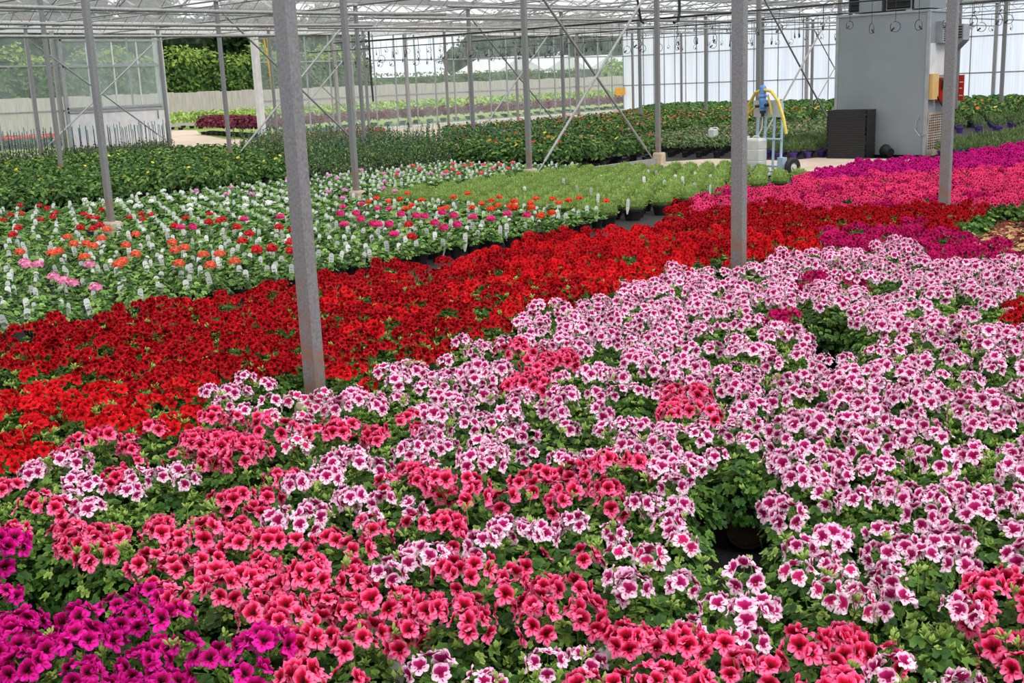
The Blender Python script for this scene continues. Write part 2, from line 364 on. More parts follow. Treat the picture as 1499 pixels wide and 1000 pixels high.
# ------------------------------------------------------------------ the pelargonium bed
BED = [(-400, 560), (0, 488), (100, 468), (250, 444), (440, 414), (560, 388), (620, 396), (700, 366), (830, 342), (900, 338), (928, 352), (960, 318), (1000, 300), (1060, 282), (1140, 276), (1180, 258), (1230, 243), (1300, 236),
       (1380, 232), (1440, 222), (1499, 212), (1640, 204), (1640, 250), (1499, 296), (1440, 306), (1400, 332), (1396, 352), (1499, 372), (1700, 380), (1800, 1300), (-500, 1300)]
ZONES = [  # first match wins; outlines in the picture of where each variety stands, tested on the plant's real position
 ('whitepink', [(1185, 845), (1340, 845), (1345, 912), (1185, 912)]), ('whitepink', [(425, 585), (482, 585), (482, 690), (425, 690)]), ('whitepink', [(925, 790), (985, 790), (985, 835), (925, 835)]),
 ('magenta', [(-200, 755), (62, 760), (66, 850), (-200, 850)]), ('magenta', [(-300, 862), (150, 865), (290, 862), (385, 905), (410, 990), (420, 1300), (-400, 1300)]),
 ('pinkwhite', [(70, 690), (150, 690), (250, 672), (262, 712), (225, 790), (70, 775)]), ('pinkwhite', [(60, 800), (130, 800), (130, 865), (60, 865)]),
 ('coral', [(478, 608), (600, 608), (595, 662), (470, 662)]), ('coral', [(750, 515), (845, 515), (845, 575), (750, 575)]), ('coral', [(925, 575), (1012, 575), (1012, 625), (925, 625)]),
 ('coral', [(765, 672), (880, 672), (940, 700), (940, 760), (765, 735)]), ('coral', [(590, 700), (700, 700), (700, 785), (590, 785)]), ('coral', [(560, 850), (745, 850), (745, 1000), (560, 1000)]),
 ('coral', [(775, 808), (935, 815), (945, 905), (775, 920)]), ('coral', [(935, 920), (1015, 920), (1030, 990), (930, 990)]), ('coral', [(800, 965), (1110, 965), (1110, 1300), (800, 1300)]),
 ('coral', [(1240, 895), (1345, 895), (1345, 965), (1240, 965)]), ('coral', [(1110, 950), (1300, 950), (1400, 1300), (1110, 1300)]), ('coral', [(1385, 865), (1700, 865), (1800, 1300), (1385, 1300)]),
 ('pinkwhite', [(430, 690), (580, 680), (590, 790), (430, 780)]),
 ('coral', [(-400, 685), (70, 690), (105, 650), (200, 640), (330, 600), (440, 620), (500, 665), (430, 720), (430, 775), (590, 800), (630, 850), (640, 1000), (600, 1300), (400, 1300), (395, 905), (300, 862), (-400, 862)]),
 ('cerise', [(1180, 398), (1255, 398), (1255, 424), (1180, 424)]), ('cerise', [(1115, 462), (1195, 462), (1195, 486), (1115, 486)]), ('crimson', [(1460, 440), (1560, 440), (1560, 465), (1460, 465)]),
 ('pinkwhite', [(318, 572), (420, 566), (430, 610), (330, 612)]),
 ('pinkwhite', [(430, 605), (500, 600), (548, 552), (640, 512), (700, 502), (758, 476), (830, 446), (900, 432), (960, 408), (1010, 402), (1090, 392), (1130, 380), (1200, 366), (1260, 366), (1330, 354), (1352, 372), (1400, 388), (1480, 376), (1700, 372), (1900, 1300), (400, 1300)]),
 ('scarlet', [(-400, 545), (60, 545), (200, 560), (330, 575), (330, 602), (200, 642), (100, 655), (70, 700), (-400, 700)]),
 ('scarlet', [(690, 372), (780, 345), (880, 335), (960, 334), (1040, 342), (1180, 350), (1185, 375), (1100, 392), (1000, 404), (900, 432), (800, 432), (740, 410)]),
 ('cerise', [(1175, 352), (1240, 336), (1330, 332), (1400, 345), (1700, 352), (1700, 392), (1400, 392), (1330, 360), (1180, 372)]),
 ('magenta', [(1215, 225), (1700, 190), (1700, 236), (1420, 252), (1260, 262), (1190, 262)]),
 ('hotpink', [(1000, 296), (1110, 262), (1200, 252), (1700, 230), (1700, 300), (1400, 302), (1200, 306), (1100, 300), (1000, 318)]),
 ('crimson', [(-9000, -9000), (9000, -9000), (9000, 600), (-9000, 600)]),
]
GAPS = [(40, 870, 55), (90, 900, 60), (1040, 742, 62), (1092, 800, 42), (1215, 492, 38), (775, 915, 46), (1480, 822, 46), (738, 722, 36), (930, 610, 18), (1300, 600, 14), (640, 382, 14), (910, 336, 12)]
SPARSE = [[(500, 550), (640, 545), (640, 600), (500, 600)], [(120, 800), (190, 800), (280, 890), (120, 880)], [(760, 920), (880, 900), (930, 960), (780, 1000)], [(1150, 470), (1280, 470), (1280, 530), (1150, 530)],
          [(0, 700), (110, 700), (110, 745), (0, 745)], [(100, 740), (220, 720), (300, 790), (180, 800)], [(1000, 830), (1130, 830), (1130, 890), (1000, 890)], [(1380, 640), (1499, 640), (1499, 700), (1380, 700)], [(440, 900), (560, 880), (560, 990), (440, 990)],
          [(1340, 870), (1390, 870), (1390, 990), (1300, 990)], [(1380, 440), (1470, 440), (1470, 470), (1380, 470)]]
CNAME = {'pinkwhite': 'pink-and-white', 'whitepink': 'white pelargonium with bright pink eyes', 'coral': 'coral pink', 'scarlet': 'scarlet', 'crimson': 'dark crimson', 'magenta': 'magenta', 'hotpink': 'hot pink', 'cerise': 'cerise'}
def zone(px, py):
    for c, pl in ZONES:
        if inside(px, py, pl): return c
spots = []
SX, SY = .268, .236
for j in range(-2, 90):
    for i in range(-45, 20):
        x = -.3+SX*i+(SX/2 if j % 2 else 0); y = SY*j
        x += random.uniform(-.025, .025); y += random.uniform(-.025, .025)
        px, py, d = proj(x, y, .36)
        if d < 1.2 or px < -190 or px > 1690 or py > 1230: continue
        if not inside(px, py, BED): continue
        if not clear_of_posts(x, y, .19) or math.hypot(x+4.18, y-3.08) < .21 or math.hypot(x+4.2, y-7.12) < .18: continue
        if any(math.hypot(px-a, (py-b)) < r_ for a, b, r_ in GAPS): continue
        spots.append([d, x, y, px, py])
spots.sort()
NEAR = 8.2
pelkind = {}
for s_ in spots:
    c_ = zone(s_[3]+random.uniform(-6, 6), s_[4]+random.uniform(-3, 3)) or ('crimson' if s_[4] < 600 else 'coral')
    if c_ == 'crimson' and random.random() < .14 and s_[3] < 1150: c_ = 'scarlet'
    elif c_ == 'scarlet' and random.random() < .12: c_ = 'crimson'
    elif c_ == 'hotpink' and random.random() < .1: c_ = 'cerise'
    s_.append(c_)
counts = {}
for s_ in spots: counts[s_[5]] = counts.get(s_[5], 0)+1
print('PELARGONIUMS', len(spots), counts, 'near', sum(1 for s_ in spots if s_[0] < NEAR))
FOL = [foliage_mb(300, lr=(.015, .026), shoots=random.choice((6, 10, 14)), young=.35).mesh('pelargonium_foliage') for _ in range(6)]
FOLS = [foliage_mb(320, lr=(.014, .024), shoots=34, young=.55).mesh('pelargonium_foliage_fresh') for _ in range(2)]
POT = pot_mb().mesh('pot'); BUD = [bud_mb().mesh('bud_cluster') for _ in range(4)]
BIGTAG = tag_mb(.05, .17, .10).mesh('plant_tag')
HEADS = {}
for c in PET: HEADS[c] = [head_mb(c, random.choice((4, 5, 6, 7, 8, 9)), random.uniform(.036, .046)).mesh('flower_head') for _ in range(8)]
def head_spots(n, rad=.135):
    out = []; ph = random.uniform(0, 6.28)
    for i in range(n):
        q = rad*math.sqrt((i+.35)/n)*random.uniform(.85, 1.1); a = ph+2.399*i+random.uniform(-.3, .3)
        z = .368-.9*q*q/.135*.35+random.uniform(-.03, .035); out.append((q*math.cos(a), q*math.sin(a), z, a, q/rad))
    return out
NH = {'pinkwhite': (3, 5), 'whitepink': (3, 5), 'coral': (4, 5), 'scarlet': (4, 6), 'crimson': (4, 7), 'magenta': (4, 6), 'hotpink': (5, 7), 'cerise': (5, 7)}
HS = {'pinkwhite': 1.0, 'whitepink': .95, 'coral': 1.06, 'scarlet': .95, 'crimson': .88, 'magenta': 1.06, 'hotpink': .92, 'cerise': .92}
FAR = {}
def far_proto(c, k):
    key = (c, k)
    if key not in FAR:
        mb = pot_mb(n=10); mb.merge(foliage_mb(150, lr=(.022, .034), shoots=8, lobes=3, young=.4))
        for hx, hy, hz, a, q in head_spots(random.randint(*NH[c])):
            mb.merge(head_mb(c, 7, .038, .04, lo=True), (frame((math.cos(a)*q*.5, math.sin(a)*q*.5, 1))@rotz(random.uniform(0, 6))*HS[c], np.array([hx, hy, hz])))
        FAR[key] = mb.mesh('pelargonium_'+c)
    return FAR[key]
# label helpers: the near plants are told apart by colour and their order along bands of the bed
near = [s_ for s_ in spots if s_[0] < NEAR]
BANDS = [(930, 1060, 'along the bottom edge'), (850, 930, 'just above the bottom row'), (780, 850, 'in the third row up')]
uniq = {}
for lo_, hi_, txt in BANDS:
    byc = {}
    for s_ in sorted((q for q in near if lo_ <= q[4] < hi_ and -20 < q[3] < 1520), key=lambda q: q[3]): byc.setdefault(s_[5], []).append(s_)
    for c, l in byc.items():
        for i, s_ in enumerate(l):
            o_ = nth(i) if len(l) > 1 else 'only'
            if o_:
                nm = 'white-and-bright-pink' if c == 'whitepink' else CNAME[c]
                uniq[id(s_)] = f"{nm} pelargonium {txt}, {'the only one there' if o_ == 'only' else o_+' of that colour from the left'}"
def side_of(px, py, c):
    if c == 'crimson':
        if px > 1440 and py > 400: return ('dark crimson pelargonium by the right edge among the pink-and-white ones', 'crimson pelargoniums among the pink and white')
        if px > 900: return ('dark crimson pelargonium in the far strip between scarlet and hot pink plants', 'far strip of crimson pelargoniums')
        if px < 450: return ('dark crimson pelargonium left of the nearest post, beside the tagged geraniums', 'crimson pelargoniums left of the nearest post')
        return ('dark crimson pelargonium right of the nearest post, behind the pink-and-white field', 'crimson pelargoniums right of the nearest post')
    if c == 'scarlet':
        return ('scarlet pelargonium in the red patch at the left edge, before the coral ones', 'scarlet pelargoniums on the left') if px < 500 else ('scarlet pelargonium in the bright red strip left of the middle post', 'scarlet pelargoniums by the middle post')
    if c == 'hotpink': return ('hot pink pelargonium in the far strip between crimson and magenta plants', 'hot pink pelargoniums at the far end')
    if c == 'magenta': return ('magenta pelargonium at the far end of the bed near the grey heater', 'magenta pelargoniums at the far end') if py < 400 else ('magenta pelargonium in the small patch at the left edge above the bottom', 'magenta pelargoniums at the left edge')
    if c == 'cerise': return ('cerise pelargonium in the narrow strip behind the pink-and-white field', 'cerise strip behind the pink and white') if py < 396 else ('cerise pelargonium standing amid the pink-and-white field', 'cerise pelargoniums amid the pink and white')
    if c == 'coral': return ('coral pink pelargonium in the left field in front of the scarlet patch', 'coral pelargoniums in the left field') if px < 620 else ('coral pink pelargonium standing amid the pink-and-white field', 'coral pelargoniums amid the pink and white')
    if c == 'whitepink': return ('white pelargonium with bright pink eyes amid the pink-and-white field', 'white and bright pink pelargoniums')
    if px < 430: return ('pink-and-white pelargonium in a small patch left of the nearest post', 'pink and white pelargoniums left of the nearest post')
    if py < 450: return ('pink-and-white pelargonium at the back of its field around the middle post', 'pink and white pelargoniums at the back of their field')
    if px > 1100: return ('pink-and-white pelargonium in the right half of the wide pink field', 'pink and white pelargoniums on the right')
    return ('pink-and-white pelargonium in the wide field between the nearest and middle posts', 'pink and white pelargoniums in the middle')
nheads = 0
for s_ in spots:
    d, x, y, px, py, c = s_
    sparse = any(inside(px, py, pl) for pl in SPARSE)
    lab, grp = side_of(px, py, c)
    name = {'pinkwhite': 'pink_white_pelargonium', 'whitepink': 'white_eyed_pelargonium'}.get(c, c+'_pelargonium')
    uq = uniq.get(id(s_))
    sc = random.uniform(.94, 1.08)
    if d < NEAR:
        o = empty(name, (x, y, 0), random.uniform(0, 6.28)); o.scale = (1, 1, sc)
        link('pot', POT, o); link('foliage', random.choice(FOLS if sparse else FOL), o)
        if sparse:
            n = random.randint(1, 3)
        else:
            n = random.randint(*NH[c]) if random.random() > .12 else random.randint(1, 3)
        for hx, hy, hz, a, q in head_spots(n):
            h = link('flower_head', random.choice(HEADS[c]), o, (hx, hy, hz)); nheads += 1
            fr = frame((math.cos(a)*q*.55, math.sin(a)*q*.55, 1))@rotz(random.uniform(0, 6.28)); h.rotation_euler = Matrix(fr.tolist()).to_euler(); k_ = random.uniform(.88, 1.12)*HS[c]; h.scale = (k_, k_, k_)
        for _ in range(random.randint(1, 3) if d < 6 else 1):
            a = random.uniform(0, 6.28); q = random.uniform(.02, .15); b = link('bud_cluster', random.choice(BUD), o, (q*math.cos(a), q*math.sin(a), random.uniform(.34, .385))); b.rotation_euler = (random.uniform(-.4, .4), random.uniform(-.4, .4), a)
        tag(o, uq or lab, 'pelargonium', grp)
    else:
        o = link(name, far_proto(c, random.randrange(7)), None, (x, y, 0)); o.rotation_euler.z = random.uniform(0, 6.28); o.scale = (1, 1, sc)
        tag(o, lab, 'pelargonium', grp)
print('heads', nheads)
# tags of the front plants and two bare pots at the gap in the pink field
for px, py, a, w_ in ((740, 735, .4, 'grey-white plant tag standing at a gap between coral and pink plants'), (548, 985, -.5, 'white plant tag leaning at the bottom edge left of the coral cluster'), (868, 978, .3, 'striped white plant tag at the bottom edge beside green foliage'), (985, 705, .2, 'pale plant tag beside the exposed black pot')):
    x, y = ground(px, py, .26); t = link('plant_tag', BIGTAG, None, (x, y, .03)); t.rotation_euler = (-.15, .2, YAW+a); t.scale = (1., 1., 1.)
    tag(t, w_, 'plant tag')
def leggy(name, px, py, label):
    x, y = ground(px, py, .13); o = empty(name, (x, y, 0)); link('pot', POT, o)
    mb = MB()
    for k in range(7):
        a = random.uniform(0, 6.28); q = random.uniform(.03, .12); p1 = np.array([q*.4*math.cos(a), q*.4*math.sin(a), .22]); p2 = np.array([q*math.cos(a), q*math.sin(a), random.uniform(.26, .36)])
        mb.tube([(0, 0, .11), p1, p2], .003, 'leaf', 5, p=.7)
        for q2 in range(9): leaf_add(mb, p2+np.array([random.gauss(0, .025) for _ in range(3)]), (random.gauss(0, .5), random.gauss(0, .5), 1), random.uniform(.018, .03), random.uniform(.3, .9), 'leaf')
    mb.obj('foliage', o)
    for hx, hy in ((.05, .02), (-.06, .05)): link('flower_head', random.choice(HEADS['pinkwhite']), o, (hx, hy, .36)).scale = (.6, .6, .6)
    tag(o, label, 'pelargonium')
leggy('leggy_pelargonium', 1036, 712, 'leggy pink-and-white pelargonium whose black pot is exposed in a gap')
o = link('empty_pot', POT, None, ground(1090, 790, 0)+(.0,)); o.rotation_euler = (1.45, 0, .6); o.location.z = .085; tag(o, 'black pot lying on its side in a gap of the pink field', 'flower pot')

# ------------------------------------------------------------------ geraniums with white tags
def ger_mb(lo=False, tagw=True):
    mb = pot_mb(.068, .12, n=8 if lo else 14)
    for i in range(26 if lo else 60):
        u = random.random(); z = u*1.1-.1; az = random.uniform(0, 6.28); s_ = math.sqrt(max(0, 1-z*z)); k = random.uniform(.5, 1.05)
        leaf_add(mb, (.125*s_*math.cos(az)*k, .125*s_*math.sin(az)*k, .14+.11*z*k), (s_*math.cos(az)*.5+random.gauss(0, .25), s_*math.sin(az)*.5+random.gauss(0, .25), .8), random.uniform(.026, .042)*(1.25 if lo else 1), random.uniform(.1, .9), 'leaf_ger', 3 if lo else 5, wav=.05)
    return mb
GP = pot_mb(.068, .12, n=14).mesh('pot')
def _gf():
    mb = ger_mb(); return mb
def ger_fol():
    mb = MB()
    for i in range(95):
        u = random.random(); z = u*1.1-.1; az = random.uniform(0, 6.28); s_ = math.sqrt(max(0, 1-z*z)); k = random.uniform(.5, 1.05)
        leaf_add(mb, (.125*s_*math.cos(az)*k, .125*s_*math.sin(az)*k, .13+.11*z*k), (s_*math.cos(az)*.5+random.gauss(0, .3), s_*math.sin(az)*.5+random.gauss(0, .3), .8), random.uniform(.018, .030), random.uniform(.05, 1), 'leaf_ger', 5, wav=.05)
    return mb.mesh('geranium_foliage')
GF = [ger_fol() for _ in range(6)]; GT = tag_mb(.046, .19, .09).mesh('tag')
UMS = {c: [umbel_mb(c).mesh('flower_head') for _ in range(2)] for c in UMB}
def crop(ox, oy, k, l): return [(ox+a/k, oy+b/k) for a, b in l]
U = {}
def um(c, l): U.setdefault(c, []).extend(l)
A5 = lambda l: crop(0, 250, 3.7025, l)
A6 = lambda l: crop(370, 230, 3.7025, l)
A7 = lambda l: crop(740, 200, 3.7025, l)
um('red', A5([(20,265),(58,237),(110,187),(115,232),(215,190),(255,203),(300,230),(285,250),(222,264),(100,317),(70,350),(435,312),(455,232),(485,250),(525,255),(550,210),(540,295),(505,312),(700,250),(765,235),(775,262),(820,238),(945,290),(1005,255),(1137,235),(1130,275),(1190,278),(1210,262),(1350,343),(1315,388),(1390,432),(1470,415),(1283,300)]))
um('hotpink', A5([(1322,258),(1045,305),(978,305)]))
um('salmon', A5([(365,350),(105,432),(315,425),(280,447),(455,462),(505,410),(550,375),(580,328),(400,400),(465,388),(735,340),(682,405),(735,447),(665,482),(640,520),(935,400),(945,432),(1000,427),(1100,447),(1190,457),(970,505),(1140,520),(1270,483)]))
um('pink', A5([(130,493),(150,523),(205,510),(485,520),(290,585),(345,605),(390,600),(515,620)]))
um('white', A5([(460,157),(505,182),(755,125),(705,168),(740,192),(820,165),(885,107),(985,117),(920,150),(1050,150),(1095,147),(1030,187),(1030,213),(1330,150),(1330,190),(1225,175),(1405,130),(1455,178),(640,165)])+A6([(30,205),(85,245),(185,230),(215,240)]))
um('mauve', A5([(1250,90),(1225,127),(1365,125),(1065,108)])+A6([(188,117),(410,100),(455,115),(590,70),(710,90),(715,133),(710,170),(790,75),(925,140),(965,90),(1035,95),(975,130),(1165,97),(1215,97),(410,185),(500,180),(770,185),(490,220)]))
um('coralpink', A6([(868,47),(905,65),(780,97),(1083,35),(1085,65),(1050,80),(1147,47),(1183,40),(1252,42),(1303,62),(1340,40),(1385,62),(1407,30),(1240,87),(1115,90)]))
um('orange', A6([(838,197),(628,245),(670,222),(735,240),(800,228),(830,278),(860,262),(915,233),(1020,282),(1050,275),(1088,217),(1165,198),(1185,273),(1243,255),(1293,235),(1335,217),(1328,262),(1290,282),(1415,240),(1410,275),(1450,198)])+A7([(85,310),(50,350),(20,375),(50,388),(135,360),(165,335),(140,390),(250,407),(190,437),(290,357),(342,345),(400,333),(545,348),(255,338),(350,430)]))
um('hotpink', A6([(590,255),(490,270),(475,312),(560,310),(585,327),(740,280),(803,307),(885,310),(930,322),(1028,310),(1090,325),(1193,330),(1290,325),(495,360),(655,368),(680,372),(740,357),(985,360),(1035,385),(1108,370),(765,408),(150,330),(678,278),(1380,318)])+A7([(115,420)]))
um('red', A6([(860,420),(205,470),(107,488),(205,508),(20,505),(140,375),(218,400),(845,373)]))
umbels = [(c,)+ground(px, py, .335) for c in U for px, py in U[c]]
ger = []
for i in range(0, 34):
    for j in range(-2, 62):
        x = -8.03-.262*i+random.uniform(-.02, .02); y = .9+.262*j+(.13 if i % 2 else 0)+random.uniform(-.02, .02)
        px, py, d = proj(x, y, .2)
        if px < -60 or px > 1100 or d < 3: continue
        if x < -16.4 or y > 16.6: continue
        if y > 10.75 and x > -12.75+max(0, (11.5-y))*1.2: continue
        if not clear_of_posts(x, y, .22) or any(math.hypot(x-a-.2, y-b+.18) < .29 for r_, _, a, b in POSTS if r_ == 1): continue
        if x > -7.9: continue
        ger.append((d, x, y, px, py))
ger.sort()
take = {}
for c, ux, uy in umbels:
    if not ger: continue
    i = min(range(len(ger)), key=lambda k: (ger[k][1]-ux)**2+(ger[k][2]-uy)**2)
    if (ger[i][1]-ux)**2+(ger[i][2]-uy)**2 < .12: take.setdefault(i, []).append((c, ux-ger[i][1], uy-ger[i][2]))
print('GERANIUMS', len(ger), 'with umbels', len(take))
order = sorted(range(len(ger)), key=lambda i: (ger[i][0]))
indiv = set(order[:300])
CW = {'mauve': 'mauve pink', 'coralpink': 'coral pink', 'hotpink': 'hot pink', 'orange': 'orange red', 'salmon': 'salmon orange'}
rest = MB(); GLO = [ger_mb(True) for _ in range(5)]; GTL = MB()
tl = tag_mb(.046, .19, .09)
for i, (d, x, y, px, py) in enumerate(ger):
    ums = take.get(i, [])
    if i in indiv:
        o = empty('tagged_geranium', (x, y, 0)); link('pot', GP, o); f_ = link('foliage', random.choice(GF), o); f_.rotation_euler.z = random.uniform(0, 6.28)
        t = link('tag', GT, o, (random.uniform(-.05, .05), random.uniform(-.07, .07), random.uniform(-.03, .01))); t.rotation_euler = (random.uniform(-.3, .3), random.uniform(-.2, .2), YAW+random.uniform(-.6, .6))
        for c, dx, dy in ums: link('flower_head', random.choice(UMS[c]), o, (dx, dy, random.uniform(.31, .35)))
        if ums:
            w_ = CW.get(ums[0][0], ums[0][0]); where = 'beside the crimson pelargoniums' if x > -9 else ('near the left edge' if px < 160 else 'in the tagged geranium bed')
            tag(o, f"potted geranium with {w_} flower head and white tag, {where}", 'geranium', f"{w_} geraniums {where}")
        else:
            tag(o, 'potted green geranium without flowers, with a white tag, ' + ('in the outer row by the pelargoniums' if x > -8.2 else 'inside the tagged bed'), 'geranium', 'geraniums not in flower ' + ('in the outer row' if x > -8.2 else 'inside the bed'))
    else:
        T = (rotz(random.uniform(0, 6.28)), np.array([x, y, 0])); rest.merge(random.choice(GLO), T)
        rest.merge(tl, (rotz(YAW+random.uniform(-.6, .6)), np.array([x+random.uniform(-.04, .04), y, random.uniform(-.02, .015)])))
        for c, dx, dy in ums: rest.merge(umbel_mb(c, .043, 24), (np.eye(3), np.array([x+dx, y+dy, .33])))
if rest.n: tag(rest.obj('tagged_geraniums_beyond'), 'farther white-tagged geraniums with white, mauve and coral flower heads behind the nearer ones', 'geraniums', None, 'stuff')

# ------------------------------------------------------------------ the other beds: one mesh per potted plant
def blades_mb(n, rad, h, cz, mat, L=(.03, .06), wd=.006, up=.5):
    mb = MB()
    for i in range(n):
        z = random.random(); az = random.uniform(0, 6.28); s_ = math.sqrt(1-z*z); k = random.uniform(.55, 1)
        c = np.array([rad*s_*math.cos(az)*k, rad*s_*math.sin(az)*k, cz+h*z*k]); d = np.array([s_*math.cos(az), s_*math.sin(az), z+up])+np.array([random.gauss(0, .35) for _ in range(3)]); d /= np.linalg.norm(d)
        l = random.uniform(*L); sd = np.cross(d, (random.gauss(0, 1), random.gauss(0, 1), random.gauss(0, 1))); sd = sd/np.linalg.norm(sd)*wd; t = random.uniform(.1, .9)
        mb.add([c-sd*.6, c+sd*.6, c+d*l*.6+sd, c+d*l, c+d*l*.6-sd], [(0, 1, 2, 3, 4)], mat, [t-.1, t-.1, t, t+.1, t])
    return mb
def bushy_mb(n, rad, h, cz, mat, lr=(.03, .05), fl=None, nf=0, pot='black_plastic', pr=.08, fr=.02):
    mb = pot_mb(pr, .13, pot, 10)
    for i in range(n):
        z = -.3+1.3*random.random(); az = random.uniform(0, 6.28); s_ = math.sqrt(max(0, 1-z*z)); k = random.uniform(.6, 1.05)
        c = np.array([rad*s_*math.cos(az)*k, rad*s_*math.sin(az)*k, cz+h*z*k]); nr = np.array([s_*math.cos(az), s_*math.sin(az), z*.5+.5])+np.array([random.gauss(0, .35) for _ in range(3)])
        R_ = frame(nr, (random.gauss(0, 1), random.gauss(0, 1), random.gauss(0, 1))); r = random.uniform(*lr); t = random.uniform(.1, .85)+.1*z
        V = np.array([(0, -r, 0), (r*.5, -r*.3, r*.1), (r*.45, r*.35, r*.1), (0, r, -r*.1), (-r*.45, r*.35, r*.1), (-r*.5, -r*.3, r*.1)])
        mb.add(V@R_.T+c, [(0, 1, 2, 3), (0, 3, 4, 5)], mat, [max(0, min(1, t+q)) for q in (-.1, 0, .05, .1, .05, 0)])
    for i in range(nf):
        az = random.uniform(0, 6.28); q = rad*random.uniform(.1, .95); c = np.array([q*math.cos(az), q*math.sin(az), cz+h*(1.05-.5*(q/rad)**2)]); R_ = frame((random.gauss(0, .4), random.gauss(0, .4), 1))
        for k in range(8):
            a = k*PI/4; V = np.array([(0, 0, 0), (fr*math.cos(a-.35), fr*math.sin(a-.35), fr*.25), (fr*1.15*math.cos(a), fr*1.15*math.sin(a), fr*.2), (fr*math.cos(a+.35), fr*math.sin(a+.35), fr*.25)])
            mb.add(V@R_.T+c, [(0, 1, 2, 3)], fl, [.2, .7, 1, .7])
    return mb
def scatter(name, protos, poly_img, zt, sx_, sy_, xr, yr, label, cat, group, maxn=300, jit=.03, pred=None, stuffname=None, tilt=0):
    pts = []
    y = yr[0]; j = 0
    while y < yr[1]:
        x = xr[0]+(sx_/2 if j % 2 else 0)
        while x < xr[1]:
            a, b = x+random.uniform(-jit, jit), y+random.uniform(-jit, jit); px, py, d = proj(a, b, zt)
            if -30 < px < 1530 and d > 2 and (poly_img is None or inside(px, py, poly_img)) and (pred is None or pred(a, b)) and clear_of_posts(a, b, .25): pts.append((d, a, b, px, py))
            x += sx_
        y += sy_; j += 1
    pts.sort(); n = 0
    print(name, len(pts))
    for d, x, y, px, py in pts[:maxn]:
        k = random.random(); pr = protos(x, y, k) if callable(protos) else random.choice(protos)
        o = link(name, pr, None, (x, y, 0)); s_ = random.uniform(.92, 1.08); o.scale = (s_, s_, s_); o.rotation_euler.z = random.uniform(0, 6.28)
        lb = label(x, y, px) if callable(label) else (label, group)
        tag(o, lb[0], cat, lb[1])
    if len(pts) > maxn and stuffname:
        me = MB()
        for d, x, y, px, py in pts[maxn:]: me.merge(random.choice(stuffname[2]), (rotz(random.uniform(0, 6.28)), np.array([x, y, 0])))
        tag(me.obj(stuffname[0]), stuffname[1], cat+'s', None, 'stuff')
    return pts
# pale green mounds
def mound():
    mb = pot_mb(.115, .13, n=14); mb.merge(blades_mb(420, .135, .13, .14, 'leaf_light', (.025, .045), .005, .6))
    mb.lathe([(.0005, .12), (.10, .13), (.115, .17), (.085, .24), (.0005, .265)], 'leaf_light', 12, p=.12); return mb
mounds = [mound().mesh('pale_green_mound') for _ in range(6)]
LB = [(690, 268), (760, 252), (830, 248), (960, 242), (1060, 250), (1098, 262), (1148, 262), (1140, 282), (1060, 284), (980, 306), (905, 334), (885, 330), (820, 306), (700, 294), (600, 300), (610, 285)]
scatter('pale_green_potted_plant', mounds, None, .22, .335, .31, (-12.55, -8.15), (10.95, 17.3), lambda x, y, px: ('pale feathery green mound in a black pot, in the outer row beside the red pelargoniums', 'pale green mounds in the outer row') if x > -8.45 else ('pale feathery green mound inside the light green bed', 'pale green mounds inside the light green bed'), 'potted plant', None, 300,
        pred=lambda x, y: y > 10.9+max(0, -x-10.5)*.1 and x+.0*y < -8.1 and y < 16.5+min(.8, max(0, -x-8.9)*.8)-max(0, -x-10.3)*.45)
nt_ = 0
for px, py in [(316, 232), (530, 215), (100, 280), (305, 235), (470, 285), (490, 320), (825, 190), (1025, 200), (1030, 255), (1105, 215), (1185, 280), (960, 225), (860, 243), (767, 187), (680, 230), (395, 270), (655, 350), (685, 370), (1100, 270), (920, 215), (750, 225)]:
    x, y = ground(740+px/3.7, 200+py/3.7, .27)
    if y < 10.9 or x < -12.6 or x > -8: continue
    t = link('white_plant_tag', GT, None, (x, y, .02)); t.rotation_euler = (random.uniform(-.3, .3), 0, YAW+random.uniform(-.8, .8)); nt_ += 1
    tag(t, 'white plant tag sticking up among the pale green mounds', 'plant tag', 'tags in the light green bed')
# bushy bed at the far left, with yellow and orange flowers
bush_g = [bushy_mb(150, .22, .24, .27, 'leaf_dark', (.035, .06), f, nf, fr=.03).mesh('bushy_plant') for f, nf in (('fl_yellow', 0), ('fl_yellow', 0), ('fl_yellow', 0), ('fl_yellow', 0), ('fl_yellow', 1), ('fl_orange', 1), ('fl_yellow', 0))]
D1 = lambda x, y: x < -16.55 and y < 13.2+(-16.5-x)*.55
lowb = [bushy_mb(50, .22, .24, .27, 'leaf_dark', (.05, .08), 'fl_yellow', nf) for nf in (0, 0, 1)]
scatter('bushy_potted_plant', bush_g, None, .4, .40, .40, (-26.5, -16.6), (5, 17.5), lambda x, y, px: ('leafy green bushy plant, some in yellow or orange bloom, beyond the tagged geraniums', 'bushy plants at the far left'), 'potted plant', None, 300, pred=D1,
        stuffname=('bushy_plants_beyond', 'farther green bushy plants with yellow blooms at the far left', lowb))
# staked narrow climbers
def climber():
    mb = pot_mb(.07, .14, n=8); mb.tube([(0, 0, .1), (0, 0, random.uniform(.62, .86))], .0035, 'teal', 5)
    H = random.uniform(.4, .68)
    for i in range(85):
        z = .13+H*random.random()**1.15; a = random.uniform(0, 6.28); q = random.uniform(.02, .10)*(1.15-.8*(z-.13)/.8); r = random.uniform(.02, .036)
        mt = 'leaf_dark' if random.random() < .4 else 'leaf_stake'
        R_ = frame((math.cos(a), math.sin(a), random.uniform(0, 1)), (random.gauss(0, 1), random.gauss(0, 1), random.gauss(0, 1))); t = random.random()
        V = np.array([(0, -r, 0), (r*.5, 0, r*.15), (0, r, 0), (-r*.5, 0, r*.15)]); mb.add(V@R_.T+np.array([q*math.cos(a), q*math.sin(a), z]), [(0, 1, 2, 3)], mt, t)
    return mb
cl = [climber().mesh('staked_climber') for _ in range(7)]
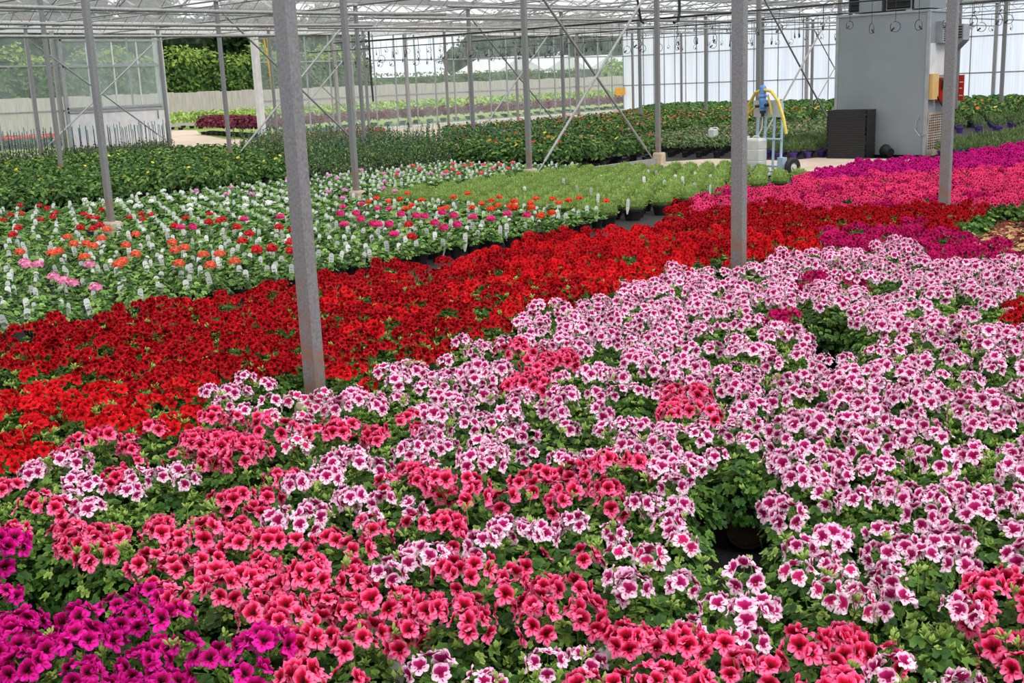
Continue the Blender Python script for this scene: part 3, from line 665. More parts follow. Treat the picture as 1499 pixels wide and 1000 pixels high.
DT = lambda x, y: x < -16.7 and y >= 13.4+(-16.5-x)*.55 and y < 22.4 and not (x < -28.8)
scatter('staked_climber', cl, None, .5, .38, .38, (-28.5, -16.8), (13, 22.3), (lambda x, y, px: ('narrow green climber on a thin teal cane behind the tagged geraniums', 'staked climbers behind the geraniums')), 'climbing plant', None, 300, pred=DT, stuffname=('staked_climbers_beyond', 'farther narrow climbers on thin canes behind the nearer ones', [climber() for _ in range(3)]))
cane = MB(); cane.tube([(0, 0, .0), (0, 0, .95)], .008, 'dark', 5); cane.tube([(0, 0, .72), (.0, 0, .94)], .011, 'teal', 5); cane.merge(pot_mb(.07, .14, n=8)); cane.merge(blades_mb(40, .1, .3, .15, 'leaf_stake', (.05, .09), .014))
cm = cane.mesh('caned_plant')
scatter('caned_plant', [cm], [(-40, 180), (250, 180), (250, 240), (-40, 240)], .7, .42, .8, (-34.5, -28.9), (11, 22.6), lambda x, y, px: ('young plant on a dark cane with a teal band before the sliding door', 'young caned plants before the glass wall'), 'potted plant', None, 300)
red = [bushy_mb(90, .19, .2, .3, 'leaf_red', (.03, .05)).mesh('reddish_shrub') for _ in range(3)]
scatter('reddish_shrub', red, [(385, 180), (560, 180), (560, 215), (385, 222)], .45, .45, .45, (-29, -24), (20, 27), lambda x, y, px: ('small reddish shrub behind the staked climbers near the glass wall', 'reddish shrubs near the glass wall'), 'shrub', None, 200)
# tall leafy bed behind the braced posts
fl_sets = [('fl_orange', 0), ('fl_orange', 1), ('fl_yellow', 1), ('fl_red', 2), ('fl_orange', 0), ('fl_yellow', 0), ('fl_pink', 1)]
tall = [bushy_mb(170, .22, .28, .30, 'leaf_dark', (.035, .055), f, nf, fr=.035).mesh('leafy_dahlia') for f, nf in fl_sets]
scatter('leafy_dahlia', tall, None, .5, .40, .42, (-25, -13.5), (15.9, 36), lambda x, y, px: ('leafy green dahlia, some with orange, yellow or red blooms, behind the cross-braced posts' if px > 700 else 'leafy green dahlia in the tall bed left of the cross-braced posts', 'dahlias behind the cross brace' if px > 700 else 'dahlias left of the cross brace'), 'potted plant', None, 300,
        pred=lambda x, y: (x > -16.5 and 16.9 < y < 20.2 and x < -13.35) or (x <= -16.5 and y > 17+(-16.5-x)*1.0 and y < 36 and y > 22.5-( x+25)*.6), stuffname=('leafy_dahlias_beyond', 'farther leafy dahlias filling the bed towards the glass wall', [bushy_mb(60, .22, .28, .30, 'leaf_dark', (.05, .075), f, nf, fr=.035) for f, nf in fl_sets]))
# bed beyond the path
bk = [bushy_mb(110, .19, .17, .26, 'leaf_stake', (.025, .045), f, nf, fr=.025).mesh('dark_leaved_plant') for f, nf in (('fl_pink', 1), ('fl_pink', 0), ('fl_pink', 2), ('fl_red', 0))]
scatter('dark_leaved_potted_plant', bk, None, .35, .40, .46, (-22.5, -12.6), (21.3, 30), lambda x, y, px: ('dark-leaved potted plant with a few pink blooms in the bed beyond the concrete path', 'dark-leaved plants beyond the path'), 'potted plant', None, 300, pred=lambda x, y: x < -12.5 and x > -15.5-(y-21.3)*.75 and x < -12.3-(y-21)*.05)
gb = [bushy_mb(100, .3, .2, .28, 'leaf_dark', (.05, .08), f, nf, fr=.05).mesh('green_bedding_plant') for f, nf in (('fl_yellow', 0), ('fl_orange', 1), ('fl_yellow', 1), ('fl_pink', 0))]
for m_ in gb: pass
scatter('green_bedding_plant', gb, None, .4, .72, .85, (-33, -11.5), (30.4, 50), lambda x, y, px: ('green bedding plant far back in front of the white wall', 'bedding plants before the white wall'), 'potted plant', None, 300, pred=lambda x, y: x > -23-(y-30)*.55,
        stuffname=('green_bedding_plants_beyond', 'mass of green bedding plants farthest back before the white wall', [bushy_mb(40, .3, .2, .28, 'leaf_dark', (.08, .12), None, 0)]))
pl = []
for _ in range(4):
    mb = pot_mb(.085, .14, 'purple_plastic', 12); mb.merge(blades_mb(260, .15, .2, .16, 'leaf_grey', (.04, .09), .006, .8)); pl.append(mb.mesh('grey_green_plant'))
scatter('purple_potted_herb', pl, None, .3, .31, .34, (-12.2, -5.6), (21.0, 30), lambda x, y, px: ('fine-leaved grey-green plant in a purple pot ' + ('between the hand truck and the grey heater' if px < 1230 else 'to the right of the grey heater'), 'purple potted plants '+('left of the heater' if px < 1230 else 'right of the heater')), 'potted plant', None, 300,
        pred=lambda x, y: (x < -10.6 and x > -12.2 and 21.0 < y < 25) or (x > -8.35 and y > 21.6 and x < -6.0+(y-22)*.0))
lo_h = MB(); lo_h.merge(pot_mb(.085, .14, 'purple_plastic', 8)); lo_h.merge(blades_mb(90, .15, .2, .16, 'leaf_grey', (.05, .1), .012, .8))
lom = lo_h.mesh('grey_green_plant_beyond')
scatter('grey_green_herb', [lom], None, .3, .5, .62, (-16, -6), (30.2, 42), lambda x, y, px: ('grey-green herb far back on the right in front of the white wall', 'grey-green herbs far back on the right'), 'potted plant', None, 300, pred=lambda x, y: proj(x, y, .3)[0] > 1395)
# coral bells beside the bed, right edge
def heuch():
    mb = pot_mb(.08, .12, n=12)
    for i in range(34):
        a = i*2.399; q = .02+.12*math.sqrt(i/34); leaf_add(mb, (q*math.cos(a), q*math.sin(a), .19-.05*(q/.14)**2+random.uniform(-.01, .01)), (math.cos(a)*.4, math.sin(a)*.4, 1), random.uniform(.028, .042), random.uniform(.05, .9), 'leaf_heuchera', 4)
    return mb
hm = [heuch().mesh('coral_bells') for _ in range(6)]
scatter('coral_bells', hm, [(1398, 300), (1560, 262), (1560, 372), (1499, 366), (1404, 352)], .17, .25, .25, (-3.75, -.6), (8.6, 15.5), lambda x, y, px: ('burgundy and amber leaved coral bells at the right edge beside the last near post', 'coral bells at the right edge'), 'potted plant', None, 200)

# ------------------------------------------------------------------ ground, walls, roof
XW, YW = -36.9, 51.41
def plate(name, pts, z, mat, th=.02):
    n = len(pts); mb = MB(); V = [(x, y, z-th) for x, y in pts]+[(x, y, z) for x, y in pts]
    mb.add(V, [tuple(range(n))[::-1], tuple(range(n, 2*n))]+[(i, (i+1) % n, n+(i+1) % n, n+i) for i in range(n)], mat); return struct(mb.obj(name))
plate('floor', [(XW, -6), (9, -6), (9, YW), (XW, YW)], 0, 'mat', .05)
plate('path', [(XW+.1, 21.4), (-29.3, 21.4), (-26.5, 27), (-24, 33), (-22, 37), (-24, 51), (XW+.1, 51)], .012, 'path', .01)
plate('path', [(-14.6, 17.9), (-12.75, 20.9), (-10.9, 20.7), (-10.7, 21.55), (-5.8, 21.3), (-5.8, 18.7), (-8.75, 18.6), (-9.7, 18.5), (-12.2, 17.9)], .012, 'path', .01)
plate('lawn', [(-130, -30), (XW, -30), (XW, 140), (-130, 140)], -.02, 'lawn', .05)
pp = [ground(*q) for q in ((246, 214), (252, 190), (288, 191), (292, 196), (330, 204), (385, 212))]
pp = [p for p in pp if p[0] < XW]
plate('path', [(XW, 22.3)]+[pp[0]]*0+pp+[(XW, 27.4)], .0, 'path', .015)
# glass wall along the left / back-left (plane x = XW) with the doorway
wl = MB(); DY0, DY1 = 23.15, 27.35
wl.box((XW-.08, 5, 0), (XW+.08, DY0, .10), 'white_paint').box((XW-.08, DY1, 0), (XW+.08, YW, .10), 'white_paint')
wall_l = struct(wl.obj('wall_left'))
fr = MB()
for z in (1.42, 2.9):
    for a, b in ((5, DY0), (DY1, YW)): fr.box((XW-.03, a, z-.03), (XW+.03, b, z+.03), 'alu')
y = DY1+1.21
while y < YW: fr.box((XW-.025, y-.022, .1), (XW+.025, y+.022, 3.95), 'alu'); y += 1.21
y = DY0-1.21
while y > 5: fr.box((XW-.025, y-.022, .1), (XW+.025, y+.022, 3.95), 'alu'); y -= 1.21
for y in [3.19+4*k for k in range(1, 12)]:
    if not DY0-.5 < y < DY1+.3: fr.box((XW+.03, y-.07, 0), (XW+.14, y+.07, 4.0), 'steel')
fr.obj('frame', wall_l)
g = MB()
for a, b in ((5, DY0), (DY1, YW)): g.box((XW-.004, a, .1), (XW+.004, b, 3.95), 'pane')
g.box((XW-.005, 5, 4.38), (XW+.005, YW, 4.75), 'pane'); g.obj('pane', wall_l)
hd = MB(); hd.box((XW-.1, 5, 3.95), (XW+.1, YW, 4.38), 'white_paint'); hd.obj('eaves_beam', wall_l)
jb = MB()
for y, w_ in ((DY0, .13), (DY1, .11)): jb.box((XW-.12, y-w_, 0), (XW+.12, y+w_, 3.95), 'white_paint')
jb.obj('door_jamb', wall_l)
# sliding door, pushed open towards the left
dr = empty('sliding_door', (XW+.30, 19.3, 0)); W_ = 3.75; H_ = 3.75
mb = MB()
for y in (0, W_): mb.box((-.04, y-.06, .08), (.04, y+.06, H_), 'alu')
for z in (.12, 1.36, 1.48, 2.85, H_-.05): mb.box((-.04, 0, z-.035), (.04, W_, z+.035), 'alu')
mb.obj('frame', dr)
mb = MB()
for k in range(1, 4): mb.box((-.02, W_*k/4-.02, 1.5), (.02, W_*k/4+.02, H_-.05), 'white_paint')
mb.obj('glazing_bars', dr)
MB().box((-.012, .05, .14), (.012, W_-.05, 1.34), 'white_paint').obj('lower_panel', dr); MB().box((-.004, .05, 1.5), (.004, W_-.05, H_-.08), 'pane').obj('pane', dr)
mb = MB(); mb.tube([(.08, W_-.4, 1.0), (.08, W_-.4, 1.3)], .015, 'black_plastic'); mb.obj('handle', dr)
for y in (.5, W_-.5): MB().lathe([(.0005, -.02), (.05, -.02), (.05, .02), (.0005, .02)], 'rubber', 12, (0, y, .05), 'x').obj('roller', dr)
tag(dr, 'large glazed sliding door with grey lower panel, slid open left of the doorway', 'door')
# white polycarbonate wall at the far end (plane y = YW) with its gables
wb = MB()
def zig(x): return 4.3
wb.box((XW, YW-.012, .0), (9, YW+.012, 4.3), 'poly'); gx = 4.38
edges = [-39.27+gx*k for k in range(0, 12)]
for a in edges:
    a0, b0 = max(a, XW), min(a+gx, 9)
    if b0 <= a0: continue
    f_ = lambda x: 4.3+.88*(1-abs(x-(a+gx/2))/(gx/2)); xs = sorted({a0, min(max(a+gx/2, a0), b0), b0}); top = [(x, f_(x)) for x in xs]
    pts = [(a0, 4.3)]+top+[(b0, 4.3)]; n = len(pts)
    wb.add([(x, YW-.012, z) for x, z in pts]+[(x, YW+.012, z) for x, z in pts], [tuple(range(n)), tuple(range(2*n-1, n-1, -1))], 'poly')
wall_b = struct(wb.obj('wall_back'))
fr = MB()
for z in (.05, 1.36, 2.9, 4.25): fr.box((XW, YW-.05, z-.028), (9, YW-.015, z+.028), 'alu')
x = XW
while x < 9:
    fr.box((x-.02, YW-.05, 0), (x+.02, YW-.015, 4.3), 'alu'); x += .66 if x < -29 else 1.32
for x in (-21.74, -17.36, -26.1, -12.98, -8.6, -4.25, 0.1, 4.5): fr.box((x-.07, YW-.16, 0), (x+.07, YW-.05, 4.3), 'steel')
fr.obj('frame', wall_b)
# the side and front walls behind the camera keep the same glass
for nm, lo, hi in (('wall_right', (8.99, -6, 0), (9.01, YW, 4.3)), ('wall_front', (XW, -6.01, 0), (9, -5.99, 4.3))):
    struct(MB().box(lo, hi, 'pane').obj(nm))
# roof: gutters along y, shallow glass slopes between them
rf = MB(); bars = MB(); gt = MB()
for a in edges:
    a0, b0 = a, a+gx
    if b0 <= XW or a0 >= 9: continue
    m_ = a+gx/2
    for (p, q) in (((a0, 4.32), (m_, 5.2)), ((m_, 5.2), (b0, 4.32))):
        x0, z0 = p; x1, z1 = q
        if x0 < XW: z0 = z0+(z1-z0)*(XW-x0)/(x1-x0) if x1 > XW else z0; x0 = max(x0, XW)
        if x1 <= XW: continue
        rf.add([(x0, -6, z0), (x1, -6, z1), (x1, YW, z1), (x0, YW, z0)], [(0, 1, 2, 3)], 'roofpane')
        y = -6
        while y < YW: bars.add([(x0, y-.018, z0), (x1, y-.018, z1), (x1, y+.018, z1), (x0, y+.018, z0), (x0, y-.018, z0-.05), (x1, y-.018, z1-.05), (x1, y+.018, z1-.05), (x0, y+.018, z0-.05)], [(0, 1, 2, 3), (4, 7, 6, 5), (0, 4, 5, 1), (3, 2, 6, 7)], 'alu'); y += 2.0
    bars.box((m_-.03, -6, 5.14), (m_+.03, YW, 5.22), 'alu')
    if a0 > XW: gt.box((a0-.09, -6, 4.2), (a0+.09, YW, 4.34), 'steel')
ceil = struct(rf.obj('ceiling')); bars.obj('glazing_bars', ceil); gt.obj('gutter', ceil)
# ------------------------------------------------------------------ posts
RN = ['nearest', 'second', 'third', 'fourth']
def post_mesh(w_, d_, h):
    mb = MB(); c = .008; a, b = w_/2, d_/2
    out = [(-a+c, -b), (a-c, -b), (a, -b+c), (a, b-c), (a-c, b), (-a+c, b), (-a, b-c), (-a, -b+c)]
    V = [(x, y, z) for z in (.2, h) for x, y in out]; mb.add(V, [(i, (i+1) % 8, 8+(i+1) % 8, 8+i) for i in range(8)]+[tuple(range(8, 16)), tuple(range(8))[::-1]], 'post')
    mb.box((-a-.03, -b-.03, h-.012), (a+.03, b+.03, h), 'steel'); return mb.mesh('steel_post')
PM = post_mesh(.107, .06, 3.72)
FM = MB().add([(x*k, y*k, z) for z, k in ((0, 1), (.23, .96), (.255, .86)) for x, y in ((-.1, -.085), (.1, -.085), (.1, .085), (-.1, .085))], [(0, 1, 5, 4), (1, 2, 6, 5), (2, 3, 7, 6), (3, 0, 4, 7), (4, 5, 9, 8), (5, 6, 10, 9), (6, 7, 11, 10), (7, 4, 8, 11), (8, 9, 10, 11), (3, 2, 1, 0)], 'concrete').mesh('footing')
for r, k, x, y in POSTS:
    px, py, d = proj(x, y, 1)
    o = link('steel_post', PM, None, (x, y, 0)); link('footing', FM, o, (.015, .01, 0))
    if r == 0: lab = ['thick galvanised steel post nearest the camera, standing between red and pink flowers', 'galvanised steel post with rusty foot right of centre, behind the pink-and-white flowers', 'galvanised steel post at right in front of the grey heater, on a cream footing'][k]
    else: lab = f"galvanised steel post, {nth(k)} from the left in the {RN[r]} row from the camera"
    tag(o, lab, 'post', f'steel posts of the {RN[r]} row')
# ------------------------------------------------------------------ cross braces
def rod(a, b, r, label, grp, mat='steel'):
    a = np.array(a, float); mb = MB(); L = np.array(b, float)-a; mb.tube([(0, 0, 0), L*.06, L*.061, L*.94, L*.941, L], [r*.55, r*.55, r, r, r*.55, r*.55], mat, 8)
    o = mb.obj('brace_rod', None, tuple(a)); tag(o, label, 'brace', grp)
def xbrace(r, k, z0, z1, rr, txt):
    x = ROWX[r]; y0, y1 = ROWY[r][k], ROWY[r][k+1]
    rod((x+.055+rr, y0+.09, z0), (x+.055+rr, y1-.06, z1), rr, 'brace rod rising rightward '+txt, 'cross braces')
    rod((x-.055-rr, y1-.09, z0), (x-.055-rr, y0+.06, z1), rr, 'brace rod falling rightward '+txt, 'cross braces')
xbrace(1, 2, .14, 3.65, .024, 'between the third and fourth posts of the second row')
xbrace(1, 4, .3, 3.6, .022, 'behind the hand truck with the blue pump')
xbrace(2, 1, .35, 3.6, .024, 'just right of the nearest post, in the third row')
xbrace(2, 3, .35, 3.6, .022, 'between the fourth and fifth posts of the third row')
xbrace(3, 0, .5, 3.4, .022, 'in front of the sliding door')
xbrace(3, 2, .4, 3.5, .022, 'in the fourth row, behind the nearest post')
xbrace(2, 8, .4, 3.5, .022, 'far back before the white wall')
bb = MB().box((-13.06, 15.35, .04), (-12.98, 19.2, .14), 'steel').obj('ground_beam'); tag(bb, 'low galvanised beam at floor level joining the feet of the cross-braced posts', 'beam')
# ------------------------------------------------------------------ roof girders, pipes, hoses
def girder(p0, p1, n, label, grp, h=.40):
    p0, p1 = np.array(p0, float), np.array(p1, float); L = p1-p0; o = empty('lattice_girder', tuple(p0))
    for z in (0, h): MB().tube([(0, 0, z), tuple(L+np.array([0, 0, z]))], .022, 'steel', 6).obj('chord', o)
    mb = MB()
    for i in range(n):
        a, b = L*(i/n), L*((i+.5)/n); c = L*((i+1)/n); mb.tube([a, b+np.array([0, 0, h])], .009, 'steel', 5); mb.tube([b+np.array([0, 0, h]), c], .009, 'steel', 5)
    mb.obj('web', o); tag(o, label, 'girder', grp)
gxs = [XW+.1, -30.5, -21.74, -13.0, -4.25, 4.5]
for i, y in enumerate([3.23+4*k for k in range(1, 12)]):
    for a, b in zip(gxs[:-1], gxs[1:]):
        m_ = proj((a+b)/2, y, 4); v = any(-150 < proj(x, y, 3.75)[0] < 1650 and -30 < proj(x, y, 3.75)[1] for x in (a, (a+b)/2, b) if proj(x, y, 3.75)[2] > 1)
        if v: girder((a+.06, y, 3.74), (b-.06, y, 3.74), 8 if b-a > 7 else 6, 'steel lattice girder spanning under the roof between two rows of posts', 'lattice girders across the roof')
for y0 in (9, 16, 23, 30, 37, 44):
    girder((-30.5, y0, 3.78), (-30.5, y0+7, 3.78), 9, 'long lattice girder under the gutter above the fourth row of posts', 'lattice girders along the gutter', .34)
def cable(name, pts, r, mat, label, cat, grp=None, n=8):
    a = np.array(pts[0], float); o = MB().tube([np.array(p)-a for p in pts], r, mat, n).obj(name, None, tuple(a)); tag(o, label, cat, grp); return o
def sag(a, b, s_, n=14):
    a, b = np.array(a, float), np.array(b, float); return [a+(b-a)*t-np.array([0, 0, s_*4*t*(1-t)]) for t in np.linspace(0, 1, n)]
for x, z, w_ in ((-15.0, 3.02, 'upper'), (-17.0, 2.95, 'middle'), (-19.0, 2.88, 'lowest')):
    cable('heating_pipe', sag((x, 2, z), (x, 15.4, z-.02), .06), .028, 'steel', f'{w_} of three galvanised heating pipes crossing the top left', 'pipe', 'heating pipes')
    cable('heating_pipe', sag((x, 15.45, z+.12), (x, 50, z+.3), -.03), .026, 'steel', f'far run of the {w_} heating pipe under the roof', 'pipe', 'heating pipes')
cable('heating_pipe', sag((-10.6, 10, 3.25), (-10.6, 50, 3.55), 0), .03, 'steel', 'galvanised heating pipe above the hand truck', 'pipe', 'heating pipes')
for x in (-27,): cable('heating_pipe', sag((x, 8, 3.45), (x, 50, 3.5), 0), .025, 'steel', 'heating pipe far under the roof beyond the third row of posts', 'pipe', 'far heating pipes')
def dropper_mesh(l, r):
    mb = MB(); mb.tube([(0, 0, 0), (.004, 0, -l)], .0045, 'hose', 5)
    pts = [(0, r*math.sin(a), -l+r*(math.cos(a)-1)*1.0) for a in np.linspace(-.4, 5.4, 14)]; mb.tube(pts, .006, 'hose', 5)
    mb.tube([(0, -r*.9, -l-r*1.8), (0, -.2*r, -l-1.2*r)], .016, 'black_plastic', 6); return mb
DMS = [dropper_mesh(random.uniform(.26, .42), random.uniform(.065, .09)).mesh('sprinkler_dropper') for _ in range(5)]
for y, z, x0, x1, st, w_ in ((19.5, 2.9, -23, -3, .45, 'nearest'), (23.5, 2.92, -29, -5, .5, 'second'), (31.0, 3.55, -35, -10, .6, 'third'), (39.0, 3.3, -35, -12, .6, 'farthest')):
    o = cable('irrigation_hose', sag((x0, y, z), (x1, y, z), .04), .014, 'hose', f'black irrigation hose under the roof with hanging sprinklers, {w_} of the hose lines', 'hose', 'irrigation hoses')
    x = x0+.3
    while x < x1-.2:
        t = (x-x0)/(x1-x0); dz = -.04*4*t*(1-t); q = proj(x, y, z-.3)
        if -40 < q[0] < 1540 and q[1] > -60: c = link('dropper', random.choice(DMS), o, (x-x0, 0, dz)); c.rotation_euler.z = random.uniform(-1.2, 1.2)
        x += st+random.uniform(-.06, .06)
# black supply pipes hanging beside the fourth braced post, and down the fourth-row post
cable('supply_pipe', [(-13.0, 18.55, 4.0), (-13.0, 18.6, 3.2), (-13.0, 18.72, 2.78), (-13.0, 18.8, 2.76)], .022, 'hose', 'black water pipe elbow hanging left of the fourth second-row post', 'pipe')
cable('supply_pipe', [(-12.8, 19.75, 4.0), (-12.8, 19.75, 2.95), (-12.8, 19.70, 2.80), (-12.8, 19.55, 2.76)], .03, 'hose', 'black water pipe with valve hanging right of the fourth second-row post', 'pipe')
cable('supply_pipe', [(-30.3, 27.28, 3.7), (-30.35, 27.3, 2.4), (-30.3, 27.28, 1.3)], .035, 'hose', 'black pipe running down the fourth-row post near the doorway', 'pipe')
for dx, t in ((0, .0), (.16, .55)):
    cable('yellow_hose', [(-36.3, 27.35+dx, 3.75), (-36.3, 27.5+dx*.6, 2.6), (-36.35, 27.62+dx*.3, 1.5), (-36.35, 27.63+dx*.3, 1.0)], .035, 'yellow_paint', ('left' if dx == 0 else 'right')+' one of two yellow pipes beside the right door jamb', 'pipe', 'yellow pipes')
for dy, w_ in ((0, 'left'), (.62, 'right')):
    o = MB().box((XW+.06, 50.55+dy, .88), (XW+.075, 51.1+dy, 1.25), 'orange').obj('orange_sticky_card'); tag(o, f'{w_} one of two orange cards hanging at the corner of the glass wall', 'card', 'orange cards')
o = MB().box((-.03, -.12, -.09), (.03, .12, .09), 'tan').obj('switch_box', None, (-12.91, 23.25, 1.28)); tag(o, 'small tan switch box on the post behind the hand truck', 'switch box')
o = MB().box((-.055, -.01, -.25), (.055, .01, .25), 'red_plastic').box((-.035, -.014, .10), (.035, -.009, .12), 'tag').box((-.035, -.014, -.02), (.02, -.009, 0), 'tag').box((-.035, -.014, -.16), (.035, -.009, -.14), 'tag').obj('red_sign', None, (-8.55, 23.42, 1.28)); tag(o, 'narrow red sign at the right side of the grey heater', 'sign')
# ------------------------------------------------------------------ heater
hx0, hx1, hy0, hy1, hz = -10.46, -8.63, 21.84, 23.3, 2.73
ht = empty('warm_air_heater', ((hx0+hx1)/2, (hy0+hy1)/2, 0)); ax, ay = (hx1-hx0)/2, (hy1-hy0)/2
MB().box((-ax, -ay, .06), (ax, ay, hz), 'tin').box((-ax+.05, -ay+.05, 0), (ax-.05, ay-.05, .06), 'dark').obj('body', ht)
mb = MB()
for x in (-ax, ax): mb.box((x-.03, -ay-.012, .05), (x+.03, -ay+.03, hz+.01), 'alu')
mb.box((-ax-.02, -ay-.02, hz), (ax+.02, ay+.02, hz+.04), 'alu'); mb.obj('edge_trim', ht)
MB().box((ax, -ay+.1, 1.55), (ax+.008, ay-.5, 2.15), 'white_paint').obj('white_side_panel', ht)
mb = MB().box((ax, -ay+.35, 2.15), (ax+.14, -ay+.95, 2.55), 'alu')
for k in range(9): mb.box((ax+.14, -ay+.39, 2.18+.04*k), (ax+.146, -ay+.91, 2.20+.04*k), 'dark')
mb.obj('side_vent', ht)
mb = MB().box((ax, ay-.35, 2.2), (ax+.24, ay, 2.5), 'alu').add([(ax, ay-.35, 2.2), (ax+.24, ay-.35, 2.2), (ax, ay-.35, 1.95), (ax, ay, 2.2), (ax+.24, ay, 2.2), (ax, ay, 1.95)], [(0, 1, 2), (3, 5, 4), (1, 4, 5, 2), (0, 2, 5, 3)], 'alu')
for k in range(5): mb.box((ax+.03, ay-.356, 2.24+.05*k), (ax+.22, ay-.35, 2.262+.05*k), 'dark')
mb.obj('side_vent', ht)
mb = MB().box((ax, -ay+.1, .02), (ax+.012, ay-.2, .85), 'rust')
for k in range(14):
    for j in range(9): mb.box((ax+.012, -ay+.16+.1*j, .16+.048*k), (ax+.015, -ay+.22+.1*j, .185+.048*k), 'dark')
mb.obj('perforated_panel', ht)
MB().box((ax, -ay+.05, 1.1), (ax+.10, -ay+.35, 1.58), 'tan').obj('control_box', ht)
MB().box((ax+.02, -ay+.45, 1.05), (ax+.22, -ay+.85, 1.5), 'red_plastic').obj('red_burner_cover', ht)
MB().tube([(ax+.10, -ay+.30, 1.15), (ax+.16, -ay+.40, .98), (ax+.1, -ay+.5, 1.1), (ax+.15, -ay+.42, 1.45), (ax+.05, -ay+.35, 1.5)], .018, 'rubber', 6).obj('cable', ht)
MB().tube([(ax-.1, -ay-.03, .82), (ax-.16, -ay-.04, .7), (ax-.18, -ay-.04, .55), (ax-.08, -ay-.04, .42), (ax+.03, -ay-.02, .45), (ax+.05, -ay+.1, .8)], .009, 'alu', 6).obj('cable', ht)
mb = MB()   # discharge heads on the top
for x0, x1, m_ in ((-ax+.18, -ax+.42, 0), (-ax+.42, -ax+.86, 1), (-ax+.95, -ax+1.45, 0), (-ax+1.5, -ax+1.8, 1)):
    mb.box((x0, -ay+.08, hz+.07), (x1, -ay+.9, hz+.75), 'tin')
    if not m_:
        mb.box((x0+.02, -ay+.07, hz+.09), (x1-.02, -ay+.08, hz+.73), 'dark')
        for k in range(6): mb.box((x0+.02, -ay+.04, hz+.12+.1*k), (x1-.02, -ay+.075, hz+.135+.1*k), 'black_plastic')
for x in (-ax+.05, ax-.5): mb.box((x, -ay+.1, hz+.04), (x+.12, -ay+.3, hz+.07), 'white_paint')
mb.obj('discharge_head', ht)
mb = MB().lathe([(.10, hz+.04), (.14, hz+.5), (.14, hz+1.2)], 'tin', 14, (ax-.35, 0, 0)); mb.obj('flue', ht)
tag(ht, 'tall grey sheet-metal greenhouse heater standing on the concrete path', 'heater')
tray = MB(); tray.box((-.40, -.2, 0), (.40, .2, .012), 'black_plastic')
for a, b, c, d_ in ((-.41, -.21, .41, -.185), (-.41, .185, .41, .21), (-.41, -.21, -.385, .21), (.385, -.21, .41, .21)): tray.box((a, b, .004), (c, d_, .036), 'black_plastic')
for k in range(5): tray.box((-.30+.15*k-.01, -.19, .012), (-.30+.15*k+.01, .19, .030), 'black_plastic')
tm = tray.mesh('seed_tray')
for k in range(25):
    o = link('seed_tray', tm, None, (-9.99+random.uniform(-.006, .006), 21.55+random.uniform(-.008, .008), .014+.0375*k)); o.rotation_euler.z = random.uniform(-.012, .012)
    tag(o, 'black plastic tray in the tall stack leaning against the grey heater' if 0 < k < 24 else ('top black tray of the stack beside the grey heater' if k else 'bottom black tray of the stack beside the grey heater'), 'tray', 'stacked black trays')
bp = MB().merge(pot_mb(.115, .2, n=16)).obj('flower_pot', None, (-9.2, 21.62, .10)); bp.rotation_euler = (.0, 1.35, 2.6); bp.location.z = .115; tag(bp, 'black pot lying on its side before the grey heater', 'flower pot')
# ------------------------------------------------------------------ hand truck with dosing pump
ct = empty('hand_truck', (-9.72, 17.72, 0), -.32)
for x in (-.31, -.10, .13, .33): MB().tube([(x*.97, 0, .1), (x*.92, .04, 1.0), (x*.9, .05, 1.22)], .022, 'blue_frame', 8).obj('upright', ct)
mb = MB()
for z in (.16, .62): mb.tube([(-.33, .01, z), (.34, .01, z)], .018, 'blue_frame')
mb.obj('cross_bar', ct)
MB().box((-.34, -.02, .99), (.34, -.005, 1.27), 'white_paint').obj('mounting_plate', ct)
MB().box((-.36, -.32, .03), (.30, .03, .055), 'blue_frame').obj('toe_plate', ct)
MB().box((.30, -.06, .05), (.43, .04, .32), 'blue_frame').obj('wheel_bracket', ct)
MB().tube([(-.5, .05, .15), (.58, .05, .15)], .014, 'steel').obj('axle', ct)
for x in (-.5, .55):
    wm = MB().lathe([(.075, -.045), (.14, -.045), (.16, -.025), (.16, .025), (.14, .045), (.075, .045)], 'rubber', 22, (x, .05, .16), 'x').obj('wheel', ct)
    MB().lathe([(.0005, -.03), (.03, -.05), (.035, -.03), (.078, -.03), (.078, .03), (.035, .03), (.03, .05), (.0005, .05)], 'jerry', 18, (x, .05, .16), 'x').obj('hub', wm)
dp = MB().lathe([(.0005, 0), (.035, 0), (.04, .06), (.058, .07), (.064, .20), (.056, .22), (.056, .24), (.07, .25), (.07, .27), (.058, .29), (.058, .40), (.048, .43), (.02, .44), (.02, .46), (.0005, .46)], 'blue', 18, (-.03, -.09, 1.08)).obj('dosing_pump', ct)
dp['label'] = 'blue dosing pump'
MB().lathe([(.0005, 0), (.03, 0), (.03, .05), (.05, .06), (.05, .10), (.0005, .10)], 'black_plastic', 12, (-.03, -.09, 1.0)).obj('collar', dp)
MB().tube([(-.22, -.09, 1.17), (.12, -.09, 1.2)], .026, 'black_plastic').obj('valve', dp)
MB().tube([(-.03, -.09, 1.0), (-.04, -.1, .8), (-.12, -.16, .6)], .01, 'jerry').obj('suction_tube', dp)
arc = lambda pts: pts
MB().tube([(-.2, -.1, 1.17), (-.36, -.12, 1.05), (-.47, -.12, .7), (-.50, -.10, .35), (-.49, -.10, .06)], .022, 'yellow', 8).tube([(-.48, -.09, .5), (-.46, -.1, .85), (-.37, -.1, 1.2), (-.2, -.1, 1.40), (-.02, -.1, 1.45), (.18, -.1, 1.42), (.36, -.1, 1.25), (.50, -.12, .98), (.57, -.12, .72)], .027, 'yellow', 8).tube([(.1, -.1, 1.36), (.17, -.11, 1.2), (.21, -.11, 1.03)], .018, 'yellow', 8).obj('water_hose', ct)['label'] = 'yellow hose'
tag(ct, 'pale blue hand truck with blue dosing pump and looped yellow hose, on black matting', 'hand truck')
